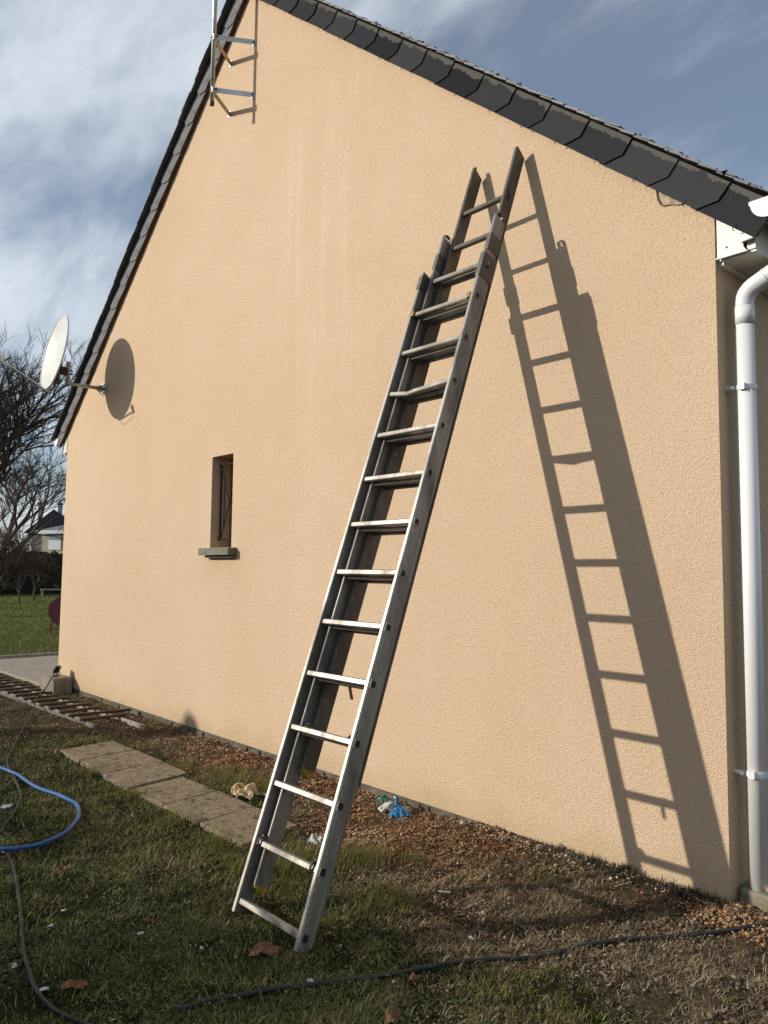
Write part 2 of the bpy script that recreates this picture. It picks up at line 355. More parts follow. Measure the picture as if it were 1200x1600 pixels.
# ------------------------------------------------------------------ ground
def zones(x, y):
    """dry 0..1 (straw/soil against turf), mulch 0..1 (brown chips), gravel 0..1"""
    n = fbm(x*1.7+5, y*1.7, 21)-0.5; n2 = fbm(x*5, y*5, 31)-0.5
    e0 = 0.62+0.42*sst(-4.6, -3.4, x)+0.12*sst(-2.6, -2.0, x)
    dry = sst(-0.28, 0.22, y+e0+n*0.9+n2*0.4)
    dry = np.maximum(dry, 0.45*sst(-2.4, -1.6, x)*sst(-0.2, 0.25, n+0.1))
    dry = dry*sst(-7.9, -7.0, x)+0.45*(1-sst(-7.9, -7.0, x))*sst(-1.6, -0.9, y+n)
    mul = dry*sst(-7.2, -6.2, x)*(1-sst(-3.0, -2.3, x+n*0.8))*sst(-0.2, 0.2, y+0.38+0.36*sst(-4.4, -3.6, x)+n*0.7)
    mul = np.clip(mul, 0, 1)
    grav = sst(0.55, 0.25, np.hypot((x+1.55)/0.85, (y+0.12)/0.50)+n*0.5)
    return dry, mul, grav

xs = np.concatenate([[-420, -200, -100, -70, -50, -40, -34, -28, -24, -20, -17.5, -15.5, -14, -13.2], np.concatenate([np.arange(-12.6, -7.5, 0.028), np.arange(-7.5, 0.4, 0.018)]), [0.5, 0.8, 1.4, 2.5, 5, 10, 25, 60, 150, 420]])
ys = np.concatenate([[-420, -200, -100, -50, -25, -15, -11, -8, -6.5, -5.5, -4.9], np.concatenate([np.arange(-4.5, -2.0, 0.028), np.arange(-2.0, 0.5, 0.016)]), [0.6, 0.9, 1.5, 2.2, 3, 4, 5.5, 7, 9, 11, 14, 18, 24, 32, 45, 60, 90, 150, 300, 420]])
X, Y = np.meshgrid(xs, ys); Z = gz(X, Y)
dry, mul, grav = zones(X, Y)
fine = fbm(X*14, Y*14, 51)
cg = np.zeros(X.shape+(3,))
green = np.array([0.030, 0.032, 0.012]); dryc = np.array([0.125, 0.090, 0.056]); mulc = np.array([0.175, 0.100, 0.055]); grc = np.array([0.20, 0.115, 0.06])
cg[:] = green; cg += (dryc-cg)*dry[..., None]; cg += (mulc-cg)*mul[..., None]; cg += (grc-cg)*grav[..., None]
cg *= (0.6+0.8*fine)[..., None]
lawn = (X < -12.6)[..., None]
cg = np.where(lawn, np.array([0.085, 0.095, 0.022])*(0.7+0.6*fbm(X*0.9, Y*0.9, 77))[..., None], cg)
ny, nx = X.shape
ii = np.arange(ny*nx).reshape(ny, nx)
q = np.stack([ii[:-1, :-1], ii[:-1, 1:], ii[1:, 1:], ii[1:, :-1]], -1).reshape(-1, 4)
g = np_mesh('ground', np.stack([X, Y, Z], -1).reshape(-1, 3), [q], M['ground'], colr=cg.reshape(-1, 3), smooth=True); tag(g, 'turf and bare brown soil of the yard', 'ground', kind='structure')

# ------------------------------------------------------------------ the house
XL, XR = -10.611, -1.65
AX, AZ, SL = -6.153, 7.158, 0.849          # apex of the verge's lower edge, slope
def rake(x): return AZ-SL*abs(x-AX)
WX0, WX1, WZ0, WZ1 = -6.63, -6.236, 1.752, 2.640
house = empty('house', (AX, 4.5, 0)); tag(house, 'peach rendered gable house with dark slate verge and white gutter', 'house')
def hp(mb, name, mat, parent=None, **k): return mb.build(name, mat, parent or house, **k)

b = MB(); up_ = 0.10; D_ = 0.26
zt = lambda x: rake(x)+up_
P = [(XL, 0, 0), (WX0, 0, 0), (WX1, 0, 0), (XR, 0, 0), (XR, 0, zt(XR)), (AX, 0, AZ+up_), (WX1, 0, zt(WX1)), (WX0, 0, zt(WX0)), (XL, 0, zt(XL)),
     (WX0, 0, WZ0), (WX1, 0, WZ0), (WX1, 0, WZ1), (WX0, 0, WZ1), (WX0, D_, WZ0), (WX1, D_, WZ0), (WX1, D_, WZ1), (WX0, D_, WZ1)]
b.add(P, [(0, 1, 9, 12, 7, 8), (1, 2, 10, 9), (12, 11, 6, 7), (2, 3, 4, 5, 6, 11, 10), (9, 10, 14, 13), (10, 11, 15, 14), (11, 12, 16, 15), (12, 9, 13, 16)])
wall = hp(b, 'gable_wall', M['stucco'])
DEP = 9.5
b = MB(); b.add([(XR, 0, 0), (XR, DEP, 0), (XR, DEP, zt(XR)-.02), (XR, 0, zt(XR))], [(0, 1, 2, 3)])
hp(b, 'side_wall', M['stucco'])
b = MB(); b.add([(XL, 0, 0), (XL, DEP, 0), (XL, DEP, zt(XL)-.02), (XL, 0, zt(XL))], [(0, 3, 2, 1)])
hp(b, 'side_wall', M['stucco'])
b = MB(); b.add([(XL, DEP, 0), (XR, DEP, 0), (XR, DEP, zt(XR)), (AX, DEP, AZ+up_), (XL, DEP, zt(XL))], [(0, 4, 3, 2, 1)])
hp(b, 'rear_wall', M['stucco'])
b = MB(); b.box(XL+.006, XR-.006, 0.006, DEP-.006, -0.4, 0.012); hp(b, 'plinth', M['plinth'])
# thin ragged lip of old cement at the foot of the wall
b = MB(); px = XL
while px < XR-0.25:
    L = random.uniform(0.15, 0.5); hgt = -0.012+random.uniform(-0.012, 0.006); th = random.uniform(0.004, 0.016)
    b.obox((px, -th, -0.2), (min(L, XR-px), 0, 0), (0, th+0.004, 0), (0, 0, 0.2+hgt)); px += L+random.uniform(0.0, 0.08)
hp(b, 'cement_lip', M['plinth'])

# broken render near the right end of the verge
b = MB(); hz = [(-1.96, 3.62), (-1.945, 3.545), (-1.925, 3.500), (-1.875, 3.490), (-1.845, 3.478), (-1.815, 3.470), (-1.80, 3.52), (-1.84, 3.55)]
b.prism([(x, -0.012, z) for x, z in hz], (0, 0.014, 0)); hp(b, 'render_patch', M['mortar'])
b = MB(); hz = [(-1.955, 3.60), (-1.94, 3.60), (-1.936, 3.545), (-1.918, 3.503), (-1.928, 3.502), (-1.947, 3.54)]
b.prism([(x, -0.0145, z) for x, z in hz], (0, 0.002, 0)); hp(b, 'render_crack', M['oldwood'])

# window
win = empty('window', (WX0, 0.1, WZ0)); win.parent = house; win.matrix_parent_inverse = house.matrix_basis.inverted()
bpy.context.view_layer.update()
def wp(mb, name, mat, **k):
    o = mb.build(name, mat, None, **k); o.parent = win; o.matrix_parent_inverse = win.matrix_world.inverted(); return o
win.matrix_world  # evaluated above
fy = 0.205
b = MB()
b.box(WX0+.001, WX0+.045, fy, fy+.05, WZ0+.001, WZ1-.001); b.box(WX1-.045, WX1-.001, fy, fy+.05, WZ0+.001, WZ1-.001)
b.box(WX0+.045, WX1-.045, fy+.001, fy+.049, WZ0+.001, WZ0+.05); b.box(WX0+.045, WX1-.045, fy+.001, fy+.049, WZ1-.05, WZ1-.001)
wp(b, 'frame', M['frame'])
wp(MB().box(WX0+.046, WX1-.046, fy+.02, fy+.026, WZ0+.051, WZ1-.051), 'pane', M['glass'])
wp(MB().box(WX0+.002, WX1-.002, fy+.052, fy+.058, WZ0+.002, WZ1-.002), 'blind', M['blind'])
gy = 0.085; x0, x1, z0, z1 = WX0+.035, WX1-.035, WZ0+.085, WZ1-.075
def bar(a, c, r=.007): wp(MB().tube([a, c], r, 6), 'grille_bar', M['black_iron'])
bar((WX0-.003, gy, z1), (WX1+.003, gy, z1), .010); bar((WX0-.003, gy, z0), (WX1+.003, gy, z0), .010)
bar((x0, gy, z0), (x0, gy, z1), .010); bar((x1, gy, z0), (x1, gy, z1), .010)
bar((x0, gy+.004, z0), (x1, gy+.004, z1), .006); bar((x0, gy-.004, z1), (x1, gy-.004, z0), .006)
xi0, xi1, zi0, zi1 = x0+.045, x1-.045, z0+.13, z1-.13
bar((xi0, gy+.012, zi0), (xi0, gy+.012, zi1), .006); bar((xi1, gy+.012, zi0), (xi1, gy+.012, zi1), .006)
bar((xi0, gy+.012, zi0), (xi1, gy+.012, zi0), .005); bar((xi0, gy+.012, zi1), (xi1, gy+.012, zi1), .005)
wp(MB().hexa([(-6.70, -.09, 1.678), (-6.14, -.09, 1.678), (-6.14, .20, 1.690), (-6.70, .20, 1.690), (-6.70, -.09, 1.746), (-6.14, -.09, 1.746), (-6.14, .20, 1.7535), (-6.70, .20, 1.7535)]), 'sill', M['sill'], bevel=.004)
wp(MB().box(-6.64, -6.15, -.05, .002, 1.655, 1.677), 'sill_bed', M['plinth'])

# roof
roof = empty('roof', (AX, 4.5, AZ)); roof.parent = house; roof.matrix_parent_inverse = house.matrix_basis.inverted()
bpy.context.view_layer.update()
def rp(mb, name, mat, **k):
    o = mb.build(name, mat, None, **k); o.parent = roof; o.matrix_parent_inverse = roof.matrix_world.inverted(); return o
ang = math.atan(SL); ca, sa = math.cos(ang), math.sin(ang)
OV = 0.05                                   # verge overhang
HV = 0.150                                  # verge slate height across the rake
for sgn in (1, -1):
    dn = Vector((sgn*ca, 0, -sa)); nr = Vector((sgn*sa, 0, ca))     # down the slope, out of the roof
    apex = Vector((AX, 0, AZ)); rl = (1.405-(-AX) if False else (XR+0.215-AX))/ca
    if sgn < 0: rl = (AX-(XL-0.215))/ca
    # deck and barge board
    o = apex+nr*(HV-.004); rp(MB().obox(Vector((o.x, -OV+.014, o.z)), dn*rl, (0, DEP+.05, 0), nr*0.028), 'roof_deck', M['hedge_core'])
    o = apex+nr*0.012+dn*0.01; rp(MB().obox(Vector((o.x, -.036, o.z)), dn*(rl-.03), (0, .0345, 0), nr*(HV-.02)), 'barge_board', M['wood_brown'])
    o = apex+nr*0.02; rp(MB().obox(Vector((o.x, .012, o.z)), dn*((XR-.02-AX)/ca if sgn > 0 else (AX-XL-.02)/ca), (0, DEP-.03, 0), nr*0.10), 'rafter_layer', M['oldwood'])
    # verge slates: hung down the gable edge, each lapping the next one below it, lower corner clipped
    n = int(math.ceil(rl/0.345)); s0 = 0.02
    L, H = 0.362, HV+.022
    shp = [(-.11, 0), (L-.085, 0), (L, .075), (L, H), (-.11, H)]
    me = None
    for k in range(n):
        a = s0+k*0.345; Lk = min(L, rl-a)
        if Lk < 0.08: continue
        off = apex+dn*a
        if Lk < L-1e-6 or me is None:
            pts = [(p[0]+random.uniform(-.002, .002), p[1]+random.uniform(-.0012, .0012)) for p in [(-.11, 0), (.09, 0), (.17, 0), (L-.088, 0), (L-.03, .052), (L, .078), (L, .13), (L, H), (.12, H), (-.11, H)]] if Lk >= L-1e-6 else [(-.11, 0), (Lk, 0), (Lk, H), (-.11, H)]
            mb = MB(); mb.prism([(p[0], 0, p[1]) for p in pts], (0, .006, 0))
            # local x along the slope, y depth, z across; tilt so the lower end stands proud
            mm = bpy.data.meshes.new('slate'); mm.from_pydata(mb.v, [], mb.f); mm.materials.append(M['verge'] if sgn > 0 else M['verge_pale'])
            me = None
        else: mm = me
        so = bpy.data.objects.new('verge_slate', mm); col.objects.link(so)
        tilt = 0.030+random.uniform(-.006, .006)
        ex = (dn+Vector((0, -tilt, 0))).normalized(); ez = nr.copy(); jz = random.uniform(-.003, .003)
        ex = (ex+ez*random.uniform(-.006, .006)).normalized()
        ez = (ez-ex*ez.dot(ex)).normalized(); ey = ez.cross(ex)
        if ey.y < 0: ey = -ey      # mirrored side keeps depth towards the wall
        mw = Matrix.Identity(4)
        for i in range(3): mw[i][0] = ex[i]; mw[i][1] = ey[i]; mw[i][2] = ez[i]
        loc = Vector((off.x, -OV+.004, off.z))+nr*jz
        for i in range(3): mw[i][3] = loc[i]
        so.parent = roof; so.matrix_parent_inverse = roof.matrix_world.inverted(); so.matrix_basis = mw
        # wire hook at the lower edge
        h = off+dn*(0.195+random.uniform(-.03, .03))+nr*jz
        rp(MB().tube([(h.x, -OV+.002, h.z-.012), (h.x, -OV-.014, h.z-.010), (h.x+sgn*.002, -OV-.017, h.z+.022)], .0022, 5), 'slate_hook', M['black_iron'])
    # roof slates along the verge, lapped, slightly uneven
    ns = int(rl/0.115); sm = None
    for k in range(ns):
        a = 0.06+k*0.115; p = apex+dn*a+nr*(HV+.030)
        jx = random.uniform(-.008, .008); tl = random.uniform(.045, .075)
        ex = (dn+nr*tl).normalized(); ez = nr-dn*tl
        mb = MB(); mb.obox(Vector((p.x, -OV-(.045 if sgn > 0 else .062)+jx, p.z))-dn*.10, ex*0.225, (0, .24, 0), ez*0.006)
        o = rp(mb, 'slate', M['slate'])
    # further slates: one lapped sheet behind the verge column
    mb = MB(); rows_ = int(rl/0.115)
    for k in range(rows_):
        a = 0.06+k*0.115; p = apex+dn*a+nr*(HV+.030); ex = (dn+nr*.06).normalized(); ez = nr-dn*.06
        mb.obox(Vector((p.x, .197-OV, p.z))-dn*.10, ex*0.225, (0, DEP-.3, 0), ez*0.006)
    tag(rp(mb, 'slate_courses', M['slate']), kind='stuff')
    # moss clumps lodged on the edge
    mv, mf = [], []
    for k in range(150 if sgn > 0 else 60):
        a = random.uniform(0.2, rl-.03); p = apex+dn*a+nr*(HV+.043); c = Vector((p.x, -OV-.045+random.random()**2*.12, p.z)); r = random.uniform(.006, .020)
        base = len(mv)
        for i in range(6):
            d = Vector((random.gauss(0, 1), random.gauss(0, 1), random.gauss(0, 1))).normalized(); mv.append(tuple(c+d*r*random.uniform(.6, 1.1)))
        mf += [(base, base+1, base+2), (base+3, base+4, base+5), (base, base+2, base+4), (base+1, base+3, base+5), (base+2, base+3, base), (base+1, base+4, base+5), (base, base+5, base+2)]
    mb = MB(); mb.v = mv; mb.f = mf; tag(rp(mb, 'moss', M['moss']), kind='stuff')
# ridge
mb = MB(); mb.prism([(AX-.16, -OV-.05, AZ+HV/ca-.09), (AX, -OV-.05, AZ+HV/ca+.07), (AX+.16, -OV-.05, AZ+HV/ca-.09), (AX, -OV-.05, AZ+HV/ca+.045)], (0, DEP, 0)); rp(mb, 'ridge', M['slate'])

# eaves: soffit box, fascia, gutter (both sides mirrored)
for sgn in (1, -1):
    XW = XR if sgn > 0 else XL
    X_ = lambda d: XW+sgn*d
    def bx(mb, d0, d1, y0, y1, z0, z1):
        a, c = sorted((X_(d0), X_(d1))); return mb.box(a, c, y0, y1, z0, z1)
    hp(bx(MB(), .006, .192, 0.02, DEP, 3.118, 3.130), 'soffit', M['pvc_cream'])
    hp(bx(MB(), .002, .028, 0.03, DEP, 3.096, 3.117), 'soffit_trim', M['pvc_cream'])
    hp(bx(MB(), .150, .192, 0.012, DEP, 3.1305, 3.34), 'fascia', M['pvc_cream'])
    # closing panel at the gable end, with its corner cap
    zs = lambda d: rake(XR)-SL*d+.03
    b = MB(); b.prism([(X_(.012), -.004, 3.122), (X_(.156), -.004, 3.122), (X_(.140), -.004, 3.150), (X_(.140), -.004, zs(.14)), (X_(.012), -.004, zs(.012))], (0, .012, 0)); hp(b, 'eaves_end_panel', M['pvc_cream'])
    b = MB(); b.prism([(X_(.134), -.022, 3.166), (X_(.198), -.022, 3.172), (X_(.198), -.022, zs(.198)), (X_(.134), -.022, zs(.134))], (0, .016, 0)); hp(b, 'fascia_cap', M['pvc'])
    b = MB(); b.prism([(X_(.010), -.018, 3.116), (X_(.162), -.018, 3.116), (X_(.162), -.018, 3.1215), (X_(.010), -.018, 3.1215)], (0, .013, 0)); hp(b, 'panel_lip', M['pvc'])
    if sgn > 0: hp(MB().tube([(X_(.055), -.012, 3.172), (X_(.055), -.003, 3.172)], .006, 8), 'screw_cap', M['pvc'])
    # half-round gutter
    gc, gr, gzz = .285, .082, 3.318
    pro = [(gc+gr*math.cos(t_), gzz+gr*math.sin(t_)) for t_ in np.linspace(math.pi, 2*math.pi, 15)]
    y0, y1 = -.055, DEP
    V_, F_ = [], []
    for i, (d, z) in enumerate(pro): V_ += [(X_(d), y0, z), (X_(d), y1, z)]
    for i, (d, z) in enumerate(pro):
        k = (gr-.003)/gr; V_ += [(X_(gc+(d-gc)*k), y0, gzz+(z-gzz)*k), (X_(gc+(d-gc)*k), y1, gzz+(z-gzz)*k)]
    n_ = len(pro)
    for i in range(n_-1):
        F_ += [(2*i, 2*i+2, 2*i+3, 2*i+1), (2*n_+2*i, 2*n_+2*i+1, 2*n_+2*i+3, 2*n_+2*i+2)]
    mb = MB(); mb.add(V_, F_)
    for d in (gc-gr, gc+gr): mb.tube([(X_(d), y0, gzz+.004), (X_(d), y1, gzz+.004)], .0085, 8)
    gut = hp(mb, 'gutter', M['pvc'], smooth=False)
    cap = [(gc-gr-.010, gzz+.014), (gc-gr-.010, gzz-.004)]+[(gc+(gr+.004)*math.cos(t_), gzz+(gr+.004)*math.sin(t_)) for t_ in np.linspace(math.pi+.12, 2*math.pi-.12, 13)]+[(gc+gr+.010, gzz-.004), (gc+gr+.010, gzz+.014)]
    o = MB().prism([(X_(d), y0-.009, z) for d, z in cap], (0, .008, 0)).build('end_cap', M['pvc'], None, bevel=.003)
    o.parent = gut; o.matrix_parent_inverse = gut.matrix_parent_inverse.copy(); o.matrix_parent_inverse = (house.matrix_basis @ gut.matrix_parent_inverse).inverted()

# downpipe on the right-hand side wall
PX, PY, PR = -1.564, .118, .0455
mb = MB(); top = Vector((PX, PY, 2.905))
path = [(PX, PY, .065), (PX, PY, 2.80)]
hp(MB().tube(path, PR, 28), 'downpipe', M['pvc'], smooth=True)
hp(MB().tube([(PX, PY, 2.795), (PX, PY, 2.885)], PR+.004, 28), 'pipe_socket', M['pvc'], smooth=True)
e = [Vector((PX, PY, 2.88))]
for t_ in np.linspace(0, 1, 8):
    an = R(70)*t_; rr = .10; e.append(Vector((PX+rr*(1-math.cos(an)), PY, 2.895+rr*math.sin(an))))
dl = (e[-1]-e[-2]).normalized(); q1 = e[-1]+dl*.16; e.append(q1)
for t_ in np.linspace(.2, 1, 6):
    an = R(70)*(1-t_); rr = .07; e.append(e[-1]+Vector((math.sin(an), 0, math.cos(an)))*.022)
e.append(Vector((e[-1].x, PY, 3.245)))
hp(MB().tube(e, PR, 28), 'swan_neck', M['pvc'], smooth=True)
hp(MB().tube([e[8]+dl*.05, e[8]+dl*.054], PR+.003, 28), 'pipe_joint', M['pvc'], smooth=True)
for z in (2.475, .600):
    mb = MB(); mb.tube([(PX, PY, z-.012), (PX, PY, z+.012)], PR+.0045, 28); mb.box(XR+.0005, PX-PR+.004, PY-.045, PY-.028, z-.010, z+.010); mb.box(PX-.010, PX+.016, PY-PR-.016, PY-PR+.002, z-.016, z+.016)
    mb.tube([(XR+.0, PY-.04, z), (PX-PR, PY-.055, z)], .008, 8)
    hp(mb, 'pipe_clamp', M['pvc'])
blk = MB().hexa([(-1.635, .055, -.15), (-1.18, .035, -.15), (-1.18, .45, -.15), (-1.635, .45, -.15), (-1.632, .06, .068), (-1.185, .04, .062), (-1.185, .45, .062), (-1.632, .45, .068)]).build('concrete_footing', M['concrete'], None, bevel=.012)
tag(blk, 'low concrete block under the foot of the white downpipe', 'block')
# rough stone lying on the block
def stone(name, c, r, mat, squash=.7, seed=0):
    rn = random.Random(seed); mb = MB(); n, mm_ = 9, 6
    vs_ = [(0, 0, -1)]; 
    for j in range(1, mm_):
        for i in range(n):
            th = math.pi*j/mm_; ph = 2*math.pi*i/n; vs_.append((math.sin(th)*math.cos(ph), math.sin(th)*math.sin(ph), -math.cos(th)))
    vs_.append((0, 0, 1))
    vs_ = [tuple(c[k]+(1+rn.uniform(-.22, .22))*v_[k]*r*(squash if k == 2 else 1) for k in range(3)) for v_ in vs_]
    fs = [(0, 1+(i+1) % n, 1+i) for i in range(n)]
    for j in range(mm_-2):
        for i in range(n): fs.append((1+j*n+i, 1+j*n+(i+1) % n, 1+(j+1)*n+(i+1) % n, 1+(j+1)*n+i))
    e_ = 1+(mm_-1)*n; fs += [(e_, 1+(mm_-2)*n+i, 1+(mm_-2)*n+(i+1) % n) for i in range(n)]
    mb.add(vs_, fs); return mb.build(name, mat, None, smooth=True)
tag(stone('stone', (-1.50, .10, .083), .034, M['slab'], .8, 3), 'rough brown stone resting on the concrete block by the pipe', 'stone')

# ------------------------------------------------------------------ ladder
LT = 1.2157
BP = Vector((-2.9471, -1.755, -0.0403)); LV = Vector((-0.01324884, 0.34762912, 0.93753851)); LN = Vector((0, -0.93762081, 0.34765963)); LU = Vector((1, 0.0041, 0)).normalized()
def lp(u, v_, w_): return BP+LU*u+LV*v_+LN*w_
ladder = empty('extension_ladder', BP); tag(ladder, 'tall three-section aluminium extension ladder leaning on the peach wall', 'ladder')
secs = [dict(w=.5192, d0=0.0, v0=0.0, v1=3.655, mat='alu'), dict(w=.4455, d0=.0443, v0=.132, v1=3.944, mat='alu_mid'), dict(w=.3752, d0=.0987, v0=.686, v1=4.540, mat='alu_dark')]
TH, DP = .026, .088
R0, RS = .0389, .2755
def stile(u0, u1, d0, v0, v1, mat, slant=0.0):
    """C-shaped stile: thin web with flanges; outer face towards +/-u"""
    mb = MB(); out = 1 if (u0+u1) > 0 else -1
    uo, ui = (u1, u0) if out > 0 else (u0, u1)
    c = .006
    prof = [(uo, -d0-c), (uo-out*c, -d0), (ui+out*.004, -d0), (ui, -d0-.004), (ui, -d0-DP+.004), (ui+out*.004, -d0-DP), (uo-out*c, -d0-DP), (uo, -d0-DP+c),
            (uo, -d0-DP+.016), (uo-out*.003, -d0-DP+.018), (uo-out*.003, -d0-DP+.021), (uo, -d0-DP+.023), (uo, -d0-.021), (uo-out*.002, -d0-.019), (uo-out*.002, -d0-.017), (uo, -d0-.015)]
    n = len(prof); V_ = []
    for vv, sl in ((v0, 0), (v1, slant)):
        for (u, w_) in prof: V_.append(lp(u, vv+sl*(w_+d0), w_))
    F_ = [tuple(range(n)), tuple(range(n, 2*n))[::-1]]+[(i, i+n, (i+1) % n+n, (i+1) % n) for i in range(n)]
    if out < 0: F_ = [f[::-1] for f in F_]
    o = mb.add(V_, F_).build('stile', M[mat], ladder); o.data.materials.append(M['alu_dark' if mat == 'alu_dark' else 'alu_web'])
    for p in o.data.polygons:          # brighter flanges, darker webs
        if abs(p.normal.dot(LN)) < .6: p.material_index = 1
    return o
def rung(u0, u1, v_, w_, mat, bent=False):
    """rounded rectangular tube with ribbed tread"""
    hv, hw = .0150, .0155; c = .005
    prof = [(-hv+c, -hw), (hv-c, -hw), (hv, -hw+c), (hv-.0012, -hw*.4), (hv, 0), (hv-.0012, hw*.4), (hv, hw-c), (hv-c, hw), (-hv+c, hw), (-hv, hw-c), (-hv, -hw+c)]
    us = [u0, u1] if not bent else [u0, u0+.13, u0+.165, u0+.21, u1]
    ds = [0, 0] if not bent else [0, -.020, -.026, -.018, 0]
    n = len(prof); V_ = []
    for u, dv in zip(us, ds): V_ += [lp(u, v_+dv+a, w_+b_) for a, b_ in prof]
    F_ = []
    for j in range(len(us)-1): F_ += [(j*n+i, (j+1)*n+i, (j+1)*n+(i+1) % n, j*n+(i+1) % n) for i in range(n)]
    F_ += [tuple(range(n)), tuple((len(us)-1)*n+i for i in range(n))[::-1]]
    return MB().add(V_, F_).build('rung', M[mat], ladder)
for si, s in enumerate(secs):
    for sg in (-1, 1):
        uo = sg*s['w']/2; ui = sg*(s['w']/2-TH)
        st = stile(min(uo, ui), max(uo, ui), s['d0'], s['v0'], s['v1'], s['mat'], slant=.36 if si == 2 else .12)
        s[sg] = st
    rs = range(0, 13) if si == 0 else range(1, 14) if si == 1 else range(3, 16)
    for i in rs:
        v_ = R0+RS*i+(0, -.008, -.004)[si]
        if si == 0 and i == 0: v_ += .012
        rung(-s['w']/2+TH*.6, s['w']/2-TH*.6, v_, -s['d0']-.026, s['mat'], bent=(si == 0 and i == 10))
        # flared rung end showing on the outer face: rim, and a black plate for the shaded hollow
        if si == 0 or i > 12:
            for sg in ((1,) if si == 0 else (1, -1)):
                u = sg*s['w']/2
                mb = MB(); a_, b_ = .0200, .0195; w_ = -s['d0']-.028
                for (v0_, v1_, w0_, w1_) in ((v_-a_, v_-a_+.005, w_-b_, w_+b_), (v_+a_-.005, v_+a_, w_-b_, w_+b_), (v_-a_+.005, v_+a_-.005, w_-b_, w_-b_+.005), (v_-a_+.005, v_+a_-.005, w_+b_-.005, w_+b_)):
                    mb.obox(lp(u-sg*.001, v0_, w0_), LU*sg*.0035, LV*(v1_-v0_), LN*(w1_-w0_))
                o = mb.build('rung_rim', M[s['mat']], None); o.parent = s[sg]; o.matrix_parent_inverse = (ladder.matrix_basis @ s[sg].matrix_parent_inverse).inverted()
                o = MB().obox(lp(u-sg*.001, v_-a_+.005, w_-b_+.005), LU*sg*.0016, LV*(2*a_-.01), LN*(2*b_-.01)).build('rung_dark_plate', M['black_plastic'], None)
                o.parent = s[sg]; o.matrix_parent_inverse = (ladder.matrix_basis @ s[sg].matrix_parent_inverse).inverted()
# clamps at the top of the front section
for sg in (1, -1):
    u = sg*(secs[0]['w']/2); a = lp(u+sg*.004, 3.47 if sg > 0 else 3.53, .004)
    hh = .16 if sg > 0 else .10
    MB().obox(a, -LU*sg*.034, LV*hh, -LN*(DP+.022)).build('clamp', M['alu_dark'], ladder, bevel=.003)
    MB().tube([lp(u+sg*.003, 3.55, -.045), lp(u+sg*.011, 3.55, -.045)], .008, 8).build('bolt', M['black_iron'], ladder)
# curved guide hooks on the tops of the middle section, and clamp plates
for sg in (1, -1):
    u = sg*(secs[1]['w']/2-.013); d0 = secs[1]['d0']
    pts = [lp(u, 3.90, -d0-.006)]+[lp(u, 3.955+.024*math.sin(t_), -d0-.034+.030*math.cos(t_)) for t_ in np.linspace(0, math.pi*1.25, 9)]
    mb = MB()
    for i in range(len(pts)-1):
        t_ = (pts[i+1]-pts[i]); mb.obox(pts[i]-LU*.011, LU*.022, t_*1.08, t_.cross(LU).normalized()*.005)
    mb.build('guide_hook', M['alu_dark'], ladder)
    MB().obox(lp(sg*(secs[1]['w']/2+.003), 3.70, -d0+.003), -LU*sg*.032, LV*.115, -LN*(DP+.018)).build('clamp', M['alu_dark'], ladder, bevel=.003)
# locking catches low on the middle and rear sections
def catch(u, v_, w_, sg):
    mb = MB(); pts = [lp(u, v_+.028+.026*math.cos(t_)-.026, w_+.030*math.sin(t_)) for t_ in np.linspace(-2.4, 2.4, 12)]
    mb.tube(pts, .0065, 6); mb.obox(lp(u-.006, v_-.012, w_-.036), LU*.012, LV*.045, LN*.05); mb.tube([lp(u, v_+.02, w_-.02), lp(u, v_+.085, w_-.034)], .004, 6)
    mb.build('locking_catch', M['alu_dark'], ladder)
catch(-.205, R0+RS*1+.004, -.028, -1); catch(.205, R0+RS*1+.004, -.028, 1)
catch(-.168, R0+RS*3+.004, -.075, -1); catch(.168, R0+RS*3+.004, -.075, 1)
# yellow plugs and feet
def plug(u0, u1, v0, v1, w0, w1, name='plug', mat='yellow'): MB().obox(lp(u0, v0, w0), LU*(u1-u0), LV*(v1-v0), LN*(w1-w0)).build(name, M[mat], ladder, bevel=.002)
v12 = R0+RS*12
plug(-.246, -.218, v12-.017, v12+.017, -.012, .0015); plug(.205, .232, v12-.017, v12+.017, -.012, .0015)
for s in secs[1:]:
    for sg in (-1, 1):
        u = sg*s['w']/2; a, c = sorted((u-sg*.0005, u-sg*(TH-.001))); d0 = s['d0']
        V_ = [lp(a, s['v0']+.002, -d0-.004), lp(c, s['v0']+.002, -d0-.004), lp(c, s['v0']+.002, -d0-DP+.004), lp(a, s['v0']+.002, -d0-DP+.004)]
        W_ = [lp(a, s['v0']-.012, -d0-.006), lp(c, s['v0']-.012, -d0-.006), lp(c, s['v0']-.045, -d0-DP+.02), lp(a, s['v0']-.045, -d0-DP+.02)]
        MB().hexa(W_+V_).build('foot', M['yellow'], ladder)
s = secs[2]
for sg in (-1,):
    u = sg*s['w']/2; a, c = sorted((u, u-sg*TH)); plug(a+.001, c-.001, s['v1']-.004, s['v1']+.014, -s['d0']-.022, -s['d0']-.003)
# webbing strap hanging from a rung
v5 = R0+RS*4+.03; st = lp(.035, v5-.016, -secs[1]['d0']-.03)
mb = MB(); pts = [st+Vector((0, 0, .004)), st+Vector((.004, -.006, 0)), st+Vector((-.004, 0, -.045)), st+Vector((.008, .004, -.10))]
for i in range(3): t_ = pts[i+1]-pts[i]; mb.obox(pts[i]-LU*.010, LU*.020, t_, Vector((0, .004, 0)))
mb.build('strap', M['black_plastic'], ladder)
plug(.027, .043, v5-.034, v5-.014, -secs[1]['d0']-.030, -secs[1]['d0']-.022, 'strap_loop', 'yellow')

